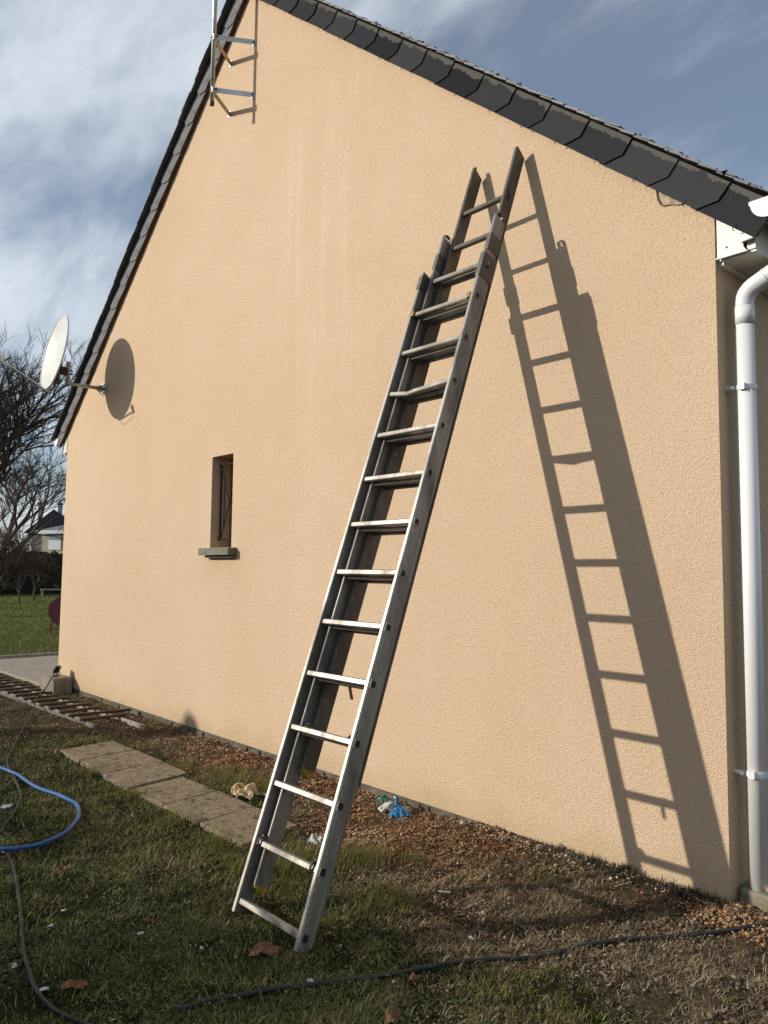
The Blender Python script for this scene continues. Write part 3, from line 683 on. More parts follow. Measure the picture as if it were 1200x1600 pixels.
# ------------------------------------------------------------------ aerial mast and brackets
mast = empty('aerial_mast', (-6.26, -.31, 5.96)); tag(mast, 'galvanised aerial mast tube on two V brackets below the gable peak', 'mast')
MXx, MY = -6.262, -.318
MB().tube([(MXx, MY, 5.975), (MXx+.01, MY, 8.6)], .021, 16).build('tube', M['mast'], mast, smooth=True)
MB().tube([(MXx, MY, 5.945), (MXx, MY, 5.978)], .0225, 16).build('end_plug', M['black_plastic'], mast)
for z in (6.615, 6.085):
    for k, (xw, mt) in enumerate(((-6.045, 'galv'), (-6.475, 'rust'))):
        a = Vector((MXx+(.028 if k == 0 else -.012), MY+.012, z)); c = Vector((xw, -.006, z-.002)); d = (c-a)
        side = d.normalized().cross(Vector((0, 0, 1)))
        MB().obox(a-Vector((0, 0, .024)), d, (0, 0, .048), side*.005).build('bracket_arm', M[mt], mast)
        f = Vector((xw, -.006, z-.002)); MB().box(xw-.022, xw+.022, -.007, -.001, z-.032, z+.03).build('wall_foot', M['galv'], mast)
        MB().tube([(xw, -.02, z), (xw, -.006, z)], .009, 6).build('bolt', M['galv' if k else 'black_iron'], mast)
    MB().tube([(MXx, MY, z-.004), (MXx, MY, z+.004)], .0275, 14).build('clamp', M['black_iron'], mast)
    MB().tube([(MXx-.01, MY+.01, z+.01), (MXx+.06, MY+.012, z+.01)], .007, 6).build('bolt', M['black_iron'], mast)
    MB().box(MXx+.02, MXx+.034, MY-.02, MY+.03, z-.03, z+.026).build('clamp_plate', M['galv'], mast)
for z in (6.78, 6.19, 7.1): MB().tube([(MXx, MY, z-.005), (MXx, MY, z+.005)], .0225, 12).build('tape', M['black_plastic'], mast)

# ------------------------------------------------------------------ satellite dish
dishE = empty('satellite_dish', (-9.40, -.02, 3.82)); tag(dishE, 'white satellite dish on a bent steel arm fixed to the gable wall', 'satellite dish')
DC = Vector((-9.410, -.627, 4.142)); TI = R(9)
dn_ = Vector((-.035, -math.cos(TI), math.sin(TI))).normalized()      # facing out of the wall, tipped up
de = Vector((1, 0, 0)); de = (de-dn_*de.dot(dn_)).normalized(); du = dn_.cross(de)*-1
if du.z < 0: du = -du
A_, B_ = .425, .468
mb = MB(); rings = 9; n = 44
V_ = []
for side in (0, 1):
    for j in range(rings+1):
        r = j/rings
        for i in range(n):
            t_ = 2*math.pi*i/n; dpt = (r*r-1)*.065-(0.006 if side else 0)
            V_.append(DC+de*A_*r*math.cos(t_)+du*B_*r*math.sin(t_)+dn_*dpt)
F_ = []
for side in (0, 1):
    o_ = side*(rings+1)*n
    for j in range(rings):
        for i in range(n):
            f = (o_+j*n+i, o_+j*n+(i+1) % n, o_+(j+1)*n+(i+1) % n, o_+(j+1)*n+i); F_.append(f if side else f[::-1])
mb.add(V_, F_); mb.build('reflector', M['dish'], dishE, smooth=True)
mb = MB(); mb.tube([DC+de*A_*math.cos(t_)+du*B_*math.sin(t_)-dn_*.004 for t_ in np.linspace(0, 2*math.pi, 45)], .010, 6, cap=False); mb.build('rim', M['dish'], dishE, smooth=True)
# L-shaped steel arm, back bracket, feed arm
EL = Vector((-9.39, -.455, 3.785))
MB().tube([(-9.395, -.012, 3.795), EL, EL+Vector((0, 0, .005))], .025, 14).build('wall_arm', M['mast'], dishE, smooth=True)
MB().tube([EL-Vector((0, 0, .012)), EL+Vector((0, 0, .265))], .025, 14).build('post', M['mast'], dishE, smooth=True)
MB().box(-9.47, -9.32, -.012, -.001, 3.72, 3.87).build('wall_plate', M['galv'], dishE)
for sx in (-.05, .05):
    MB().tube([(-9.395+sx, -.012, 3.84), (-9.395, -.09, 3.81)], .008, 8).build('strut', M['galv'], dishE); MB().tube([(-9.395+sx, -.012, 3.735), (-9.395, -.10, 3.78)], .010, 8).build('strut', M['galv'], dishE)
bk = DC-dn_*.072
MB().obox(Vector((EL.x-.04, EL.y-.02, EL.z+.10)), (.08, 0, 0), (0, bk.y-EL.y+.02, .01), (0, 0, .085)).build('back_bracket', M['black_iron'], dishE)
for z in (.125, .165): MB().tube([Vector((EL.x, EL.y+.05, EL.z+z)), Vector((EL.x, EL.y-.05, EL.z+z))], .012, 8).build('u_bolt', M['black_iron'], dishE)
MB().obox(bk-de*.05-du*.36, de*.10, du*.46, -dn_*.03).build('back_spine', M['black_iron'], dishE)
fa = DC-du*(B_+.02)-dn_*.01; fe = Vector((-9.43, -1.27, 3.975))
MB().tube([fa+Vector((0, .03, -.005)), fa, fe], .012, 10).build('feed_arm', M['mast'], dishE, smooth=True)
MB().tube([fe-Vector((0, 0, .01)), fe+(DC-fe).normalized()*.10], [.022, .030], 12).build('feed_horn', M['pvc'], dishE, smooth=True)
mb = MB(); mb.tube([fe+Vector((0, .01, -.01)), fe+Vector((.0, .06, -.10)), fe+Vector((0, .22, -.20)), fe.lerp(fa, .6)+Vector((0, 0, -.10)), fa+Vector((0, 0, -.01))], .004, 6); mb.build('coax_cable', M['rubber'], dishE, smooth=True)

# ------------------------------------------------------------------ things on the ground
# paving slabs
sl_x = [(-6.86, -6.415), (-6.385, -5.885), (-5.877, -5.410), (-5.382, -4.882), (-4.874, -4.405), (-4.378, -3.88)]
lab = ['farthest mossy paving slab in the row, short one nearest the wooden ladder', 'second paving slab from the far end of the row, beside turf', 'third paving slab from the far end of the slab row',
       'fourth paving slab from the far end, behind the beige rag', 'fifth paving slab from the far end, left of the ladder', 'nearest paving slab, half hidden behind the ladder foot']
for i, (a, c) in enumerate(sl_x):
    mb = MB(); n = 14; y0, y1 = -1.295+random.uniform(-.012, .012), -.79-.06*(i > 2)+random.uniform(-.015, .015); zt_ = -.020+random.uniform(-.006, .006); tx, ty = random.uniform(-.012, .012), random.uniform(-.012, .012)
    edge = []
    for (p, q_) in (((a, y0), (c, y0)), ((c, y0), (c, y1)), ((c, y1), (a, y1)), ((a, y1), (a, y0))):
        for k in range(n):
            t_ = k/n; jx, jy = random.uniform(-.0025, .0025), random.uniform(-.0025, .0025)
            edge.append((p[0]+(q_[0]-p[0])*t_+jx, p[1]+(q_[1]-p[1])*t_+jy))
    sk = -.16
    cx_, cy_ = (a+c)/2, (y0+y1)/2
    P_ = [(x+sk*(y-cy_), y, zt_+tx*(x-cx_)+ty*(y-cy_)) for x, y in edge]
    mb.prism([(p[0], p[1], p[2]-.06) for p in P_], (0, 0, .06))
    o = mb.build('paving_slab', M['slab'], None, bevel=.007); tag(o, lab[i], 'paving slab', 'slabs laid along the gable wall')

# old wooden ladder lying by the wall
old = empty('wooden_ladder', (-9.2, -.52, -.03)); tag(old, 'old brown wooden ladder lying flat on the grass by the wall', 'ladder')
nr_ = [(-11.6, -.80), (-7.62, -.66)]; fr_ = [(-11.6, -.47), (-7.30, -.30)]
for (a, c), mt in ((nr_, 'railwood'), (fr_, 'greywood')):
    za_, zb_ = gzs(*a)+.005, gzs(*c)+.005
    a3, c3 = Vector((a[0], a[1], -.05)), Vector((c[0], c[1], -.05)); d = c3-a3; sd_ = d.normalized().cross(Vector((0, 0, 1)))*.028
    MB().obox(a3-sd_/2, d, sd_, (0, 0, .045)).build('rail', M[mt], old, bevel=.004)
    if mt == 'railwood':
        MB().obox(a3-sd_/2+Vector((0, 0, .0455)), d*.93, sd_*.5, (0, 0, .004)).build('metal_strip', M['galv'], old)
for k in range(15):
    x = -7.875-.277*k+random.uniform(-.02, .02); y0 = -.725-.006*k; y1 = (-.27-.011*k) if k != 1 else -.085
    a3 = Vector((x, y0, -.004+random.uniform(-.003, .004))); c3 = Vector((x-.01+random.uniform(-.03, .03)+(.06 if k == 1 else 0), y1+random.uniform(-.02, .02), -.002)); d = c3-a3; sd_ = d.normalized().cross(Vector((0, 0, 1)))*.045
    MB().obox(a3-sd_/2, d, sd_, (0, 0, .026)).build('rung', M['oldwood'], old, bevel=.004)

# concrete block with floodlight
o = MB().hexa([(-10.44, -.285, -.06), (-9.99, -.265, -.06), (-9.985, -.03, -.06), (-10.43, -.04, -.06), (-10.43, -.28, .145), (-9.995, -.26, .15), (-9.99, -.035, .15), (-10.42, -.045, .145)]).build('concrete_block', M['concrete'], None, bevel=.01)
tag(o, 'pale concrete block at the far corner of the wall', 'block')
fl = empty('floodlight', (-10.2, -.16, .15)); tag(fl, 'small black floodlight tilted on the pale concrete block', 'floodlight')
fc = Vector((-10.20, -.17, .245)); fn = Vector((-.55, -.70, .45)).normalized(); fe_ = fn.cross(Vector((0, 0, 1))).normalized(); fu = fe_.cross(fn)
MB().obox(fc-fe_*.06-fu*.045, fe_*.12, fu*.09, -fn*.028).build('housing', M['black_plastic'], fl, bevel=.006)
MB().obox(fc-fe_*.05-fu*.035+fn*.0005, fe_*.10, fu*.07, fn*.003).build('lens', M['far_glass'], fl)
mb = MB()
for k in range(6): mb.obox(fc-fe_*.05-fu*(.04-.015*k)-fn*.028, fe_*.10, fu*.005, -fn*.018)
mb.build('cooling_fins', M['black_plastic'], fl)
mb = MB(); mb.tube([fc-fe_*.066, Vector((fc.x, fc.y, .158))-fe_*.066, Vector((fc.x, fc.y, .158))+fe_*.066, fc+fe_*.066], .008, 6); mb.build('stand', M['black_iron'], fl)
MB().tube([fc-fn*.04, fc-fn*.06+Vector((.02, 0, -.04)), Vector((-10.12, -.2, .162)), Vector((-10.06, -.26, .16))], .006, 6).build('lead', M['rubber'], fl)

def smooth_path(pts, sub=6):
    out = []; n = len(pts)
    for i in range(n-1):
        p0, p1, p2, p3 = pts[max(i-1, 0)], pts[i], pts[i+1], pts[min(i+2, n-1)]
        for k in range(sub):
            t_ = k/sub; out.append(tuple(.5*((2*p1[j])+(-p0[j]+p2[j])*t_+(2*p0[j]-5*p1[j]+4*p2[j]-p3[j])*t_*t_+(-p0[j]+3*p1[j]-3*p2[j]+p3[j])*t_**3) for j in range(len(p1))))
    out.append(tuple(pts[-1])); return out
def lay(name, pts, r, mat, lift, label, cat):
    P_ = smooth_path([tuple(p)+(0.0,)*(3-len(p)) for p in pts]); Q = []
    for p in P_:
        z = p[2] if len(p) > 2 and p[2] > .02 else gzs(p[0], p[1])+r*.8+lift
        Q.append((p[0]+random.uniform(-.002, .002), p[1]+random.uniform(-.002, .002), z))
    # relax heights
    for it in range(3): Q = [Q[0]]+[(Q[i][0], Q[i][1], (Q[i-1][2]+Q[i][2]*2+Q[i+1][2])/4) for i in range(1, len(Q)-1)]+[Q[-1]]
    return tag(MB().tube(Q, r, 10).build(name, M[mat], None, smooth=True), label, cat)
lay('garden_hose', [(-8.4, -2.0), (-7.4, -1.93), (-6.516, -1.843), (-6.174, -1.804), (-5.824, -1.778), (-5.517, -1.749), (-5.279, -1.735), (-5.064, -1.772), (-4.886, -1.85), (-4.738, -1.962), (-4.657, -2.082), (-4.646, -2.225), (-4.687, -2.349), (-4.80, -2.50), (-4.95, -2.62), (-5.4, -2.95), (-6.2, -3.25), (-7.5, -3.4)], .0128, 'hose', .018, 'bright blue garden hose looping across the grass', 'hose')
lay('power_cable', [(-10.06, -.262, .158), (-10.0, -.31, .12), (-9.86, -.42, .03), (-9.522, -.592, .03), (-9.0, -.80, .025), (-8.399, -1.047), (-7.668, -1.359), (-7.176, -1.569), (-6.841, -1.695), (-6.512, -1.78), (-6.056, -1.857), (-5.784, -1.912), (-5.583, -1.977), (-5.348, -2.082), (-5.159, -2.189), (-4.995, -2.264), (-4.9, -2.36), (-4.78, -2.37), (-4.634, -2.33)], .0075, 'cable_grey', .012, 'thin grey power cable running from the floodlight across the grass', 'cable')
lay('power_cable', [(-4.62, -2.33), (-4.49, -2.349), (-4.258, -2.394), (-4.022, -2.452), (-3.729, -2.525), (-3.5, -2.59), (-3.308, -2.635), (-3.121, -2.669), (-2.971, -2.672), (-2.837, -2.639), (-2.737, -2.599), (-2.65, -2.56)], .0085, 'cable_grey', .012, 'dark cable curving through the turf in the left foreground', 'cable')
lay('power_cable', [(-2.66, -2.33), (-2.627, -2.239), (-2.603, -2.173), (-2.522, -2.001), (-2.416, -1.775), (-2.28, -1.561), (-2.191, -1.362), (-2.053, -1.126), (-1.916, -0.872), (-1.767, -0.617), (-1.602, -0.374), (-1.417, -0.098), (-1.2, .25), (-.9, .7)], .0092, 'rubber', .008, 'thick black cable stretched across the grass in front of the ladder', 'cable')

# crumpled litter
def crumple(name, c, size, mat, seed, h=.05, nseg=12, fold=1.0, aspect=1.0, rot=0, parent=None):
    rn = np.random.default_rng(seed); g_ = np.linspace(-1, 1, nseg); X_, Y_ = np.meshgrid(g_, g_)
    rr = np.sqrt(X_**2+Y_**2)
    out = 1-0.35*fbm(np.arctan2(Y_, X_)*1.4+seed, rr*0, seed)*rr
    nx_ = (fbm(X_*1.3+seed, Y_*1.3, seed)-.5); ny_ = (fbm(X_*1.3, Y_*1.3+seed*2, seed+5)-.5); nz_ = fbm(X_*1.6+7, Y_*1.6+seed, seed+9, 3)
    x = (X_*out+nx_*.9*fold)*size; y = (Y_*out+ny_*.9*fold)*size*aspect; z = nz_*h*np.clip(1.25-rr*.6, .15, 1)*1.6-h*.25
    ca_, sa_ = math.cos(rot), math.sin(rot); x, y = x*ca_-y*sa_, x*sa_+y*ca_
    V_ = np.stack([x+c[0], y+c[1], np.maximum(z, .0)+c[2]], -1).reshape(-1, 3)
    ii_ = np.arange(nseg*nseg).reshape(nseg, nseg); q_ = np.stack([ii_[:-1, :-1], ii_[:-1, 1:], ii_[1:, 1:], ii_[1:, :-1]], -1).reshape(-1, 4)
    mb = MB(); mb.v = [tuple(v_) for v_ in V_]; mb.f = [tuple(int(k) for k in f) for f in q_]
    o = mb.build(name, mat, parent); so = o.modifiers.new('thickness', 'SOLIDIFY'); so.thickness = .0015
    return o
tag(crumple('crumpled_rag', (-4.70, -.76, gzs(-4.7, -.76)+.004), .085, M['rag'], 5, h=.11, nseg=26, fold=1.25, rot=.6), 'crumpled beige rag lying on the nearer paving slabs', 'rag')
tag(crumple('paper_wad', (-4.62, -.62, gzs(-4.62, -.62)+.004), .055, M['paper'], 8, h=.06, fold=1.2), 'small pale paper wad beside the beige rag', 'paper')
bagE = empty('plastic_bag', (-3.72, -.20, -.02)); tag(bagE, 'crumpled blue and clear plastic bag at the foot of the wall', 'plastic bag')
crumple('blue_film', (-3.70, -.21, gzs(-3.7, -.2)+.005), .070, M['bag_blue'], 12, h=.075, nseg=22, fold=1.3, parent=bagE)
crumple('clear_film', (-3.78, -.17, gzs(-3.78, -.17)+.004), .10, M['bag_clear'], 17, h=.085, nseg=22, fold=1.5, parent=bagE)
crumple('blue_film', (-3.80, -.14, gzs(-3.8, -.14)+.01), .035, M['bag_blue'], 19, h=.12, nseg=16, fold=1.3, parent=bagE)
tag(crumple('plastic_scrap', (-4.02, -.07, gzs(-4.02, -.07)+.003), .06, M['bag_green'], 23, h=.05, fold=1.4), 'dark green plastic scrap against the wall behind the blue bag', 'plastic scrap')
tag(crumple('stone_chip', (-3.65, -.93, gzs(-3.65, -.93)+.0), .045, M['bag_clear'], 29, h=.07, fold=1.0), 'pale lump of rubble behind the ladder rails', 'rubble')
sc = [(-3.578, -2.445, .016, 'pale flake in the left turf, the nearer of two near the grey cable'), (-3.708, -2.343, .014, 'pale flake in the left turf, the farther of two near the grey cable'), (-3.254, -2.179, .020, 'thin white sliver lying on turf left of the ladder foot'),
      (-2.979, -2.033, .016, 'white scrap on turf just left of the ladder foot'), (-3.312, -2.677, .022, 'white paper scrap touching the left foreground cable, farther one'), (-3.056, -2.648, .020, 'white paper scrap touching the left foreground cable, nearer one'), (-2.734, -2.52, .012, 'tiny pale flake at the bottom left edge of the turf'),
      (-5.516, -2.08, .045, 'white paper scrap at the left edge inside the blue hose loop'), (-2.477, -1.838, .024, 'pointed white scrap beside the thick black cable'), (-2.627, -1.567, .010, 'tiny white flake on turf right of the ladder foot'), (-2.279, -1.122, .014, 'pale flake on turf between ladder and black cable'),
      (-2.251, -1.606, .012, 'small pale chip lying against the black cable')]
for k, (x, y, s_, l_) in enumerate(sc):
    tag(crumple('paper_scrap', (x, y, gzs(x, y)+.012), s_, M['paper'], 40+k, h=s_*.6, nseg=7, fold=.9, aspect=random.uniform(.35, .8), rot=random.uniform(0, 3)), l_, 'scrap', 'litter in the turf')
tag(MB().obox((-2.69, -.90, gzs(-2.66, -.89)+.014), (.055, .03, .004), (-.008, .012, 0), (0, 0, .005)).build('wood_splinter', M['paper'], None), 'flat pale splinter lying on the soil right of the ladder', 'splinter')
def leaf(c, s_, rot, seed, label):
    o = crumple('dead_leaf', c, s_, M['dead_leaf'], 60+seed, h=s_*.75, nseg=14, fold=.7, aspect=.62, rot=rot)
    tag(o, label, 'leaf', 'dead leaves on the turf')
leaf((-2.77, -1.86, gzs(-2.77, -1.86)+.016), .075, .8, 1, 'curled brown dead leaf at the foot of the ladder')
leaf((-2.073, -1.78, gzs(-2.07, -1.78)+.014), .055, 2.4, 2, 'reddish dead leaf at the bottom edge below the black cable')
leaf((-3.00, -2.56, gzs(-3.0, -2.56)+.014), .05, 4.0, 3, 'brown dead leaf inside the bend of the left foreground cable')
leaf((-4.124, -2.213, gzs(-4.12, -2.2)+.014), .045, 1.4, 4, 'brown dead leaf on turf below the blue hose bend')
leaf((-2.20, -1.545, gzs(-2.2, -1.54)+.014), .035, 5.0, 5, 'small brown leaf caught against the black cable')
leaf((-3.36, -2.10, gzs(-3.36, -2.1)+.012), .028, 0.3, 6, 'small reddish leaf on turf between left cable and ladder')

# ------------------------------------------------------------------ ground cover
def blades(name, x, y, length, width, lean, colr, seg=2, mat='blade', label='', cat='grass', curl=.5, z0=None, kink=0.0):
    n = len(x); az = rng.uniform(0, 2*np.pi, n); z = gz(x, y)-.004 if z0 is None else z0
    dirx, diry = np.cos(az), np.sin(az); px_, py_ = -diry, dirx
    ts = np.linspace(0, 1, seg+1); V_ = []
    for k, t_ in enumerate(ts):
        ln = lean*(t_**(1+curl)); hh = np.sqrt(np.maximum(1-np.minimum(lean, .98)**2*t_**.7, .02))*t_
        bx_ = x+dirx*ln*length+px_*kink*length*np.sin(t_*5+az)*.3; by_ = y+diry*ln*length+py_*kink*length*np.sin(t_*5+az)*.3; bz_ = z+hh*length
        wd = width*(1-t_*.9)/2 if seg > 1 else width*(1-t_)/2
        if k < seg:
            V_.append(np.stack([bx_-px_*wd, by_-py_*wd, bz_], -1)); V_.append(np.stack([bx_+px_*wd, by_+py_*wd, bz_], -1))
        else: V_.append(np.stack([bx_, by_, bz_], -1))
    m_ = len(V_); V_ = np.stack(V_, 1).reshape(-1, 3); base = np.arange(n)*m_
    F_ = []
    for k in range(seg-1): F_.append(np.stack([base+2*k, base+2*k+1, base+2*k+3, base+2*k+2], -1))
    F_.append(np.stack([base+2*(seg-1), base+2*(seg-1)+1, base+2*seg], -1))
    o = np_mesh(name, V_, F_, M[mat], colr=np.repeat(colr, m_, 0)); tag(o, label, cat, kind='stuff'); return o
def scatter(n, x0, x1, y0, y1): return rng.uniform(x0, x1, n), rng.uniform(y0, y1, n)
def inview(x, y, z=0.0, mx=1.08):
    d = np.stack([x, y+3.71659, np.full_like(x, z-1.55)], -1); zz = d@np.array(fw); f = 1189.776
    u = f*(d@np.array(r2))/zz/600; v_ = f*(d@np.array(u2))/zz/800
    return (zz > .3) & (np.abs(u) < mx+.6) & (v_ > -1.45)
def on_slab(x, y):
    r = np.zeros(len(x), bool)
    for a, c in sl_x:
        xx = x+.16*(y+1.04); r |= (xx > a-.012) & (xx < c+.012) & (y > -1.325) & (y < -.79-.05*(a > -5.4))
    return r
def off_house(x, y): return (y < -.004) | (x > XR+.01)
def dist_cam(x, y): return np.hypot(x, y+3.7)
# short turf
x, y = scatter(840000, -11.8, .4, -4.0, .6); x2_, y2_ = scatter(200000, -3.9, -.4, -3.2, .1); x = np.concatenate([x, x2_]); y = np.concatenate([y, y2_])
k = inview(x, y) & off_house(x, y) & ~((on_slab(x, y)) & (rng.random(len(x)) > .004))
x, y = x[k], y[k]; dd = dist_cam(x, y)
dr, mu, gr_ = zones(x, y); cl = fbm(x*6, y*6, 61); cl2 = fbm(x*1.3, y*1.3, 71)
pr = np.clip((1-.42*dr)*(1-.88*mu)*(1-.9*gr_), 0, 1)*np.clip(.15+2.2*(cl-.30), .08, 1)*np.clip(3.4/dd, .28, 1)
k = rng.random(len(x)) < pr; x, y, dr, cl, cl2, dd = x[k], y[k], dr[k], cl[k], cl2[k], dd[k]
n = len(x)
g1 = np.array([.058, .078, .014]); g2 = np.array([.175, .165, .038]); g3 = np.array([.20, .150, .065])
t_ = np.clip(rng.random(n)*.8+(cl2-.5)*2.2, 0, 1)[:, None]
c_ = g1+(g2-g1)*t_; br = (rng.random(n) < .17+.78*dr+.5*np.clip(fbm(x*2.3, y*2.3, 101)-.58, 0, 1)*4)[:, None]
dead = np.array([.115, .085, .050])+(np.array([.52, .41, .255])-np.array([.115, .085, .050]))*(rng.random(n)**1.4)[:, None]
c_ = np.where(br, dead, c_)*rng.uniform(.65, 1.25, n)[:, None]
blades('grass', x, y, rng.uniform(.012, .046, n)*(.5+.9*cl)*(1-.5*dr), rng.uniform(.0018, .0048, n)*np.clip(dd/3, 1, 2.2)*(1-.1*dr), np.clip(rng.uniform(.45, 1.08, n)+.5*dr, 0, 1), c_, label='short damp turf in the foreground', curl=.4)
# tufts of longer grass
tx, ty = [], []
for (a, c, r, m_) in [(-3.30, -.97, .15, 330), (-3.20, -.90, .10, 260), (-2.80, -1.20, .17, 240), (-2.74, -1.12, .12, 110), (-5.257, -.622, .22, 420), (-4.95, -.60, .2, 360), (-4.75, -.55, .12, 160), (-3.06, -.72, .08, 60), (-2.44, -.39, .10, 70), (-2.142, -.70, .13, 50), (-3.45, -1.15, .14, 260), (-3.42, -1.36, .13, 240), (-5.7, -.72, .16, 200), (-6.0, -1.33, .12, 160), (-5.2, -1.35, .13, 180), (-4.5, -1.38, .12, 160), (-4.0, -1.38, .15, 120), (-3.55, -1.48, .12, 160), (-7.0, -.95, .18, 160), (-8.6, -.2, .2, 120), (-9.2, -.3, .25, 120), (-7.4, -.15, .1, 70)]:
    tx.append(a+rng.normal(0, r*.5, m_)); ty.append(c+rng.normal(0, r*.5, m_))
x = np.concatenate(tx); y = np.concatenate(ty); k = off_house(x, y); x, y = x[k], y[k]; n = len(x)
c_ = (g1*1.0+(g2*1.25-g1)*rng.random(n)[:, None]); c_ = np.where((rng.random(n) < .2)[:, None], g3*1.2, c_)
blades('grass', x, y, rng.uniform(.05, .15, n), rng.uniform(.0025, .0050, n), rng.uniform(.3, .98, n), c_, seg=4, label='longer grass tufts by the slabs and ladder', curl=.8)
x, y = scatter(60000, -7.5, -.9, -3.6, -.6); k = inview(x, y) & ~on_slab(x, y); x, y = x[k], y[k]; dr = zones(x, y)[0]; cl = fbm(x*4.5, y*4.5, 131); dd = dist_cam(x, y)
k = rng.random(len(x)) < (1-.9*dr)*np.clip((cl-.42)*3.5, .05, 1)*np.clip(3/dd, .25, 1)*.6; x, y = x[k], y[k]; n = len(x)
c_ = (np.array([.075, .115, .022])+np.array([.16, .15, .045])*rng.random(n)[:, None])*rng.uniform(.7, 1.3, n)[:, None]
blades('grass', x, y, rng.uniform(.025, .075, n), rng.uniform(.0034, .0068, n), rng.uniform(.5, 1.02, n), c_, seg=3, label='broader light green blades standing in the turf', curl=.6)
# dry straw lying about
x, y = scatter(360000, -11.5, .3, -2.6, .5); k = inview(x, y) & off_house(x, y); x, y = x[k], y[k]
dr, mu, gr_ = zones(x, y); dd = dist_cam(x, y); cl = fbm(x*4, y*4, 81)
k = rng.random(len(x)) < (.05+.80*dr*(1-.25*mu))*np.clip(.1+2.4*(cl-.32), .03, 1)*np.clip(3.4/dd, .3, 1)*np.where(on_slab(x, y), .18, 1); x, y, dr = x[k], y[k], dr[k]; n = len(x)
s1 = np.array([.66, .53, .34]); s2 = np.array([.26, .180, .100]); c_ = s2+(s1-s2)*rng.random(n)[:, None]; c_ *= rng.uniform(.55, 1.15, n)[:, None]
blades('dry_grass', x, y, rng.uniform(.014, .062, n), rng.uniform(.0010, .0028, n), rng.uniform(.90, 1.0, n), c_, seg=3, label='dry straw and dead grass along the wall', cat='straw', curl=.25, kink=.10, z0=gz(x, y)+rng.uniform(-.002, .010, n))
# small flat weed leaves in the turf
x, y = scatter(110000, -8.5, -.9, -3.6, -.5); k = inview(x, y) & ~on_slab(x, y); x, y = x[k], y[k]; dr, mu, gr_ = zones(x, y); cl = fbm(x*3, y*3, 91); dd = dist_cam(x, y)
k = rng.random(len(x)) < (1-dr)*np.clip((cl-.38)*3.2, 0, 1)*np.clip(3/dd, .2, 1); x, y = x[k], y[k]; n = len(x)
az = rng.uniform(0, 6.28, n); ln = .007+.020*rng.random(n)**1.5; wd = ln*rng.uniform(.3, .6, n); z = gz(x, y)+rng.uniform(.006, .030, n); tl = rng.uniform(-.5, .6, n)
ux, uy = np.cos(az), np.sin(az); V_ = np.stack([np.stack([x-ux*ln*.5, y-uy*ln*.5, z], -1), np.stack([x-uy*wd*.5, y+ux*wd*.5, z+tl*ln*.5+.002], -1), np.stack([x+ux*ln*.5, y+uy*ln*.5, z+tl*ln], -1), np.stack([x+uy*wd*.5, y-ux*wd*.5, z+tl*ln*.5+.002], -1)], 1).reshape(-1, 3)
c_ = (np.array([.050, .072, .020])+np.array([.12, .115, .06])*(rng.random(n)**2)[:, None])*rng.uniform(.6, 1.3, n)[:, None]
tag(np_mesh('weeds', V_, [np.arange(n*4).reshape(n, 4)], M['blade'], colr=np.repeat(c_, 4, 0)), 'small clover and weed leaves in the turf', 'weeds', kind='stuff')
# chips, clods, gravel: small irregular solids
def chips(name, x, y, size, flat, colr, label, cat, lift=.0):
    n = len(x); z = gz(x, y)+lift*rng.random(n)
    o6 = np.array([[1, 0, 0], [0, 1, 0], [-1, 0, 0], [0, -1, 0], [0, 0, 1], [0, 0, -1]], float); f8 = np.array([[0, 1, 4], [1, 2, 4], [2, 3, 4], [3, 0, 4], [1, 0, 5], [2, 1, 5], [3, 2, 5], [0, 3, 5]])
    P_ = o6[None]*(1+rng.uniform(-.4, .4, (n, 6, 3))); P_ = P_+rng.uniform(-.25, .25, (n, 6, 3)); P_[..., 0] *= rng.uniform(.7, 1.9, n)[:, None]; P_[..., 2] *= flat[:, None]
    P_ *= size[:, None, None]; a_ = rng.uniform(0, 6.28, n); t_ = rng.normal(0, .5, n)
    x1 = P_[..., 0]*np.cos(t_)[:, None]-P_[..., 2]*np.sin(t_)[:, None]; z1 = P_[..., 0]*np.sin(t_)[:, None]+P_[..., 2]*np.cos(t_)[:, None]
    x2 = x1*np.cos(a_)[:, None]-P_[..., 1]*np.sin(a_)[:, None]; y2 = x1*np.sin(a_)[:, None]+P_[..., 1]*np.cos(a_)[:, None]
    V_ = np.stack([x2+x[:, None], y2+y[:, None], z1+(z+size*flat*.5)[:, None]], -1).reshape(-1, 3)
    F_ = (np.arange(n)[:, None, None]*6+f8[None]).reshape(-1, 3)
    return tag(np_mesh(name, V_, [F_], M['chip'], colr=np.repeat(colr, 6, 0)), label, cat, kind='stuff')
x, y = scatter(170000, -8.0, -1.9, -1.3, .0); k = off_house(x, y) & inview(x, y) & ~on_slab(x, y); x, y = x[k], y[k]; dr, mu, gr_ = zones(x, y); dd = dist_cam(x, y)
k = rng.random(len(x)) < (.08*dr+.92*mu)*np.clip(3.6/dd, .35, 1)*np.clip(.25+2.4*(fbm(x*2.7, y*2.7, 121)-.3), .1, 1); x, y = x[k], y[k]; n = len(x); dd = dist_cam(x, y)
pal = np.array([[.30, .130, .052], [.20, .090, .045], [.40, .225, .110], [.095, .052, .032], [.33, .175, .078], [.50, .37, .22]])
pt_ = fbm(x*3.1, y*3.1, 113); c_ = pal[np.clip((rng.random(n)*3.4+pt_*4.6-.8), 0, 5.99).astype(int)]*rng.uniform(.5, 1.25, n)[:, None]*(.65+.7*fbm(x*1.7, y*1.7, 117))[:, None]
chips('mulch', x, y, (.0022+.0065*rng.random(n)**2)*np.clip(dd/4.2, .9, 1.5), rng.uniform(.25, .7, n), c_, 'reddish brown chips and clods along the wall foot', 'mulch', .012)
